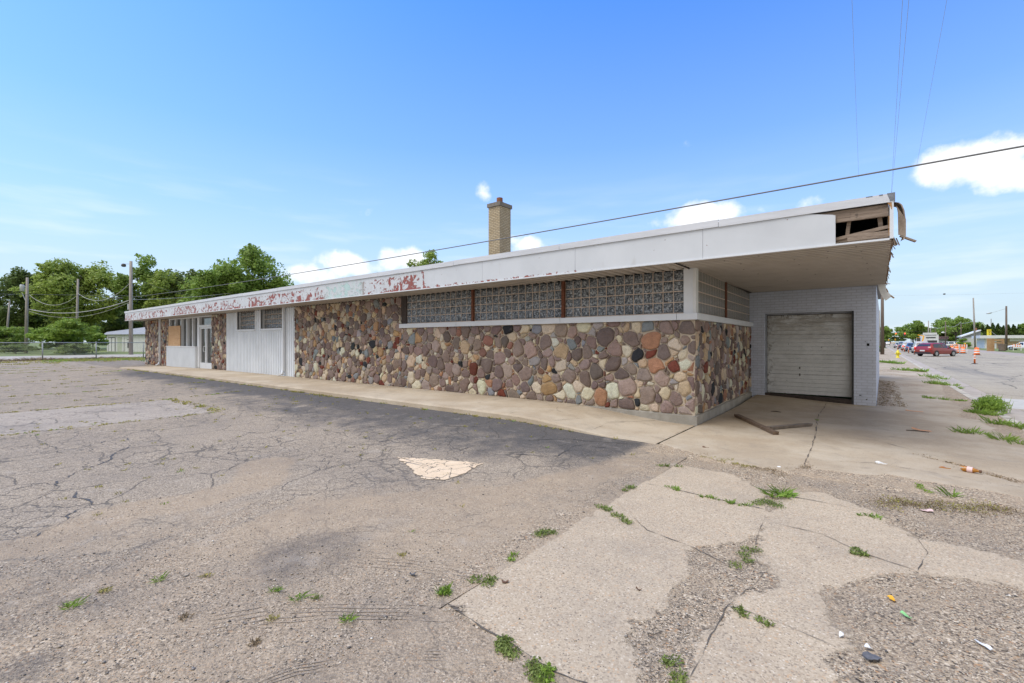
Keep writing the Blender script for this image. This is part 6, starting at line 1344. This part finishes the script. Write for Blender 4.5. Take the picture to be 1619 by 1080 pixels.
mm=MB()
for cx,cz,hw,hh in ((0,.52,.28,.035),(-.26,.55,.03,.07),(.26,.55,.03,.07),(0,.56,.03,.06),(-.15,.28,.04,.09),(.17,.28,.04,.09),(-.0,.19,.05,.05),(0,.02,.04,.13),(0,-.30,.13,.035),(0,-.42,.12,.03),(-.0,-.36,.035,.08),(0,-.70,.10,.05)):
    q=stroke(cx,cz,hw,hh); mm.add(q.v,q.f)
mm.build('characters','frame_dark',e2)
m=MB(); m.beam(sp+Vector((RX,RY,0))*.5+Vector((0,0,.4)),uv(1577,531.5,119),.05,.05); m.beam(sp+Vector((0,0,-.9)),Vector((sp.x,sp.y,H0+.6)),.12,.12,(1,0,0)); m.build('brace','cable_light',e2)
# plywood enclosure with a barrel-like bin
t=NT('ply_far'); t.set('Base Color',t.ramp(t.noise(2,4),[(.3,(.40,.24,.12)),(.7,(.55,.36,.20))])); t.set('Roughness',.8)
a=P(1560.5,86,RZ); e=empty('plywood_enclosure',a,'raw plywood panel and timber frame standing in front of the brick building','enclosure'); rx=Vector((RX,RY,0)); fx=Vector((FX,FY,0))
def fb(nm,mt,s0,s1,z0,z1,f0,f1,par): c=a+rx*((s0+s1)/2)+fx*((f0+f1)/2); c.z=(z0+z1)/2; m=MB(); m.obox(c,rx,fx,(0,0,1),(s1-s0)/2,(f1-f0)/2,(z1-z0)/2); return m.build(nm,mt,par)
fb('plywood_panel','ply_far',0,1.15,RZ,2.2,0,.06,e); fb('post','ply_far',1.15,1.35,RZ,2.2,-.05,.25,e); fb('beam','ply_far',1.35,2.9,1.72,2.05,0,.12,e); fb('beam','ply_far',1.35,2.9,1.3,1.5,0,.12,e); fb('post','ply_far',2.9,3.15,RZ,2.1,-.05,.25,e)
c=a+rx*2.2-fx*.6; e=empty('waste_bin',(c.x,c.y,RZ),'dull brown tapered bin under the timber frame','bin'); simple('bin_brown',(.20,.155,.125),.8,.3,3)
m=MB(); m.lathe([(.42,.1),(.46,.12),(.58,1.2),(.62,1.22),(.62,1.28),(.3,1.30)],(c.x,c.y,RZ),14); m.build('body','bin_brown',e); m=MB(); m.lathe([(.5,.0),(.5,.1)],(c.x,c.y,RZ),12); m.build('base','rubber_black',e)
# white street building with round-cornered gable
e,blk,L=obuild('white_building','white street building with dark openings behind the queue',1457,1484,170,5,'plaster_white'); blk('wall','plaster_white',0,L,-.4,4.2,-10,0); blk('parapet','plaster_white',.4,L-.4,4.2,4.9,-.6,.05); blk('window','dark_opening',1.2,L-.8,2.9,3.3,0,.06); blk('door','dark_opening',1.6,4.2,-.1,2.1,0,.06); blk('sign_band','shed_roof',1.0,L-.6,3.9,4.1,0,.08)
e,blk,L=obuild('pink_roof_building','low building with a faded pink roof right of the white one',1484,1498,178,4,'plaster_white'); blk('wall','shed_green',0,L,-.4,2.6,-8,0); simple('roof_pink',(.36,.21,.20),.8,.2); blk('roof','roof_pink',-.3,L+.3,2.6,3.7,-8,.5)
# house with a gable half hidden by bushes
a=P(1523,135,RZ); b=a+Vector((3.6,0,0)); e=empty('house',a,'grey and white gabled house half hidden among bushes','house'); simple('siding_grey',(.34,.36,.40),.8,.1); ax=(b-a).normalized(); bk=Vector((0,9,0))
up=Vector((0,0,1)); m=MB(); m.add([a,b,b+up*3.0,a+up*3.0,a+bk,b+bk,b+bk+up*3,a+bk+up*3],[(0,1,2,3),(4,7,6,5),(0,3,7,4),(1,5,6,2)]); m.build('wall','plaster_white',e)
g0_=a+up*3.0-ax*.6; g1_=b+up*3.0; ap=b+up*4.9; m=MB(); m.add([g0_,g1_,ap],[(0,1,2)]); m.build('gable','siding_grey',e)
m=MB(); n_=Vector((0,-.6,0)); m.add([g0_+n_,ap+n_,ap+bk,g0_+bk,g0_+n_+up*.3,ap+n_+up*.3,ap+bk+up*.3,g0_+bk+up*.3],[(0,1,2,3),(4,7,6,5),(0,4,5,1)]); m.build('roof','shed_white',e)
c=ap-ax*.6+bk*.4; m=MB(); m.box(c.x-.25,c.x+.25,c.y-.25,c.y+.25,c.z-.5,c.z+.9); m.build('chimney','clay_flue',e)
for o in bpy.data.objects:
    if '_o' in o: del o['_o']
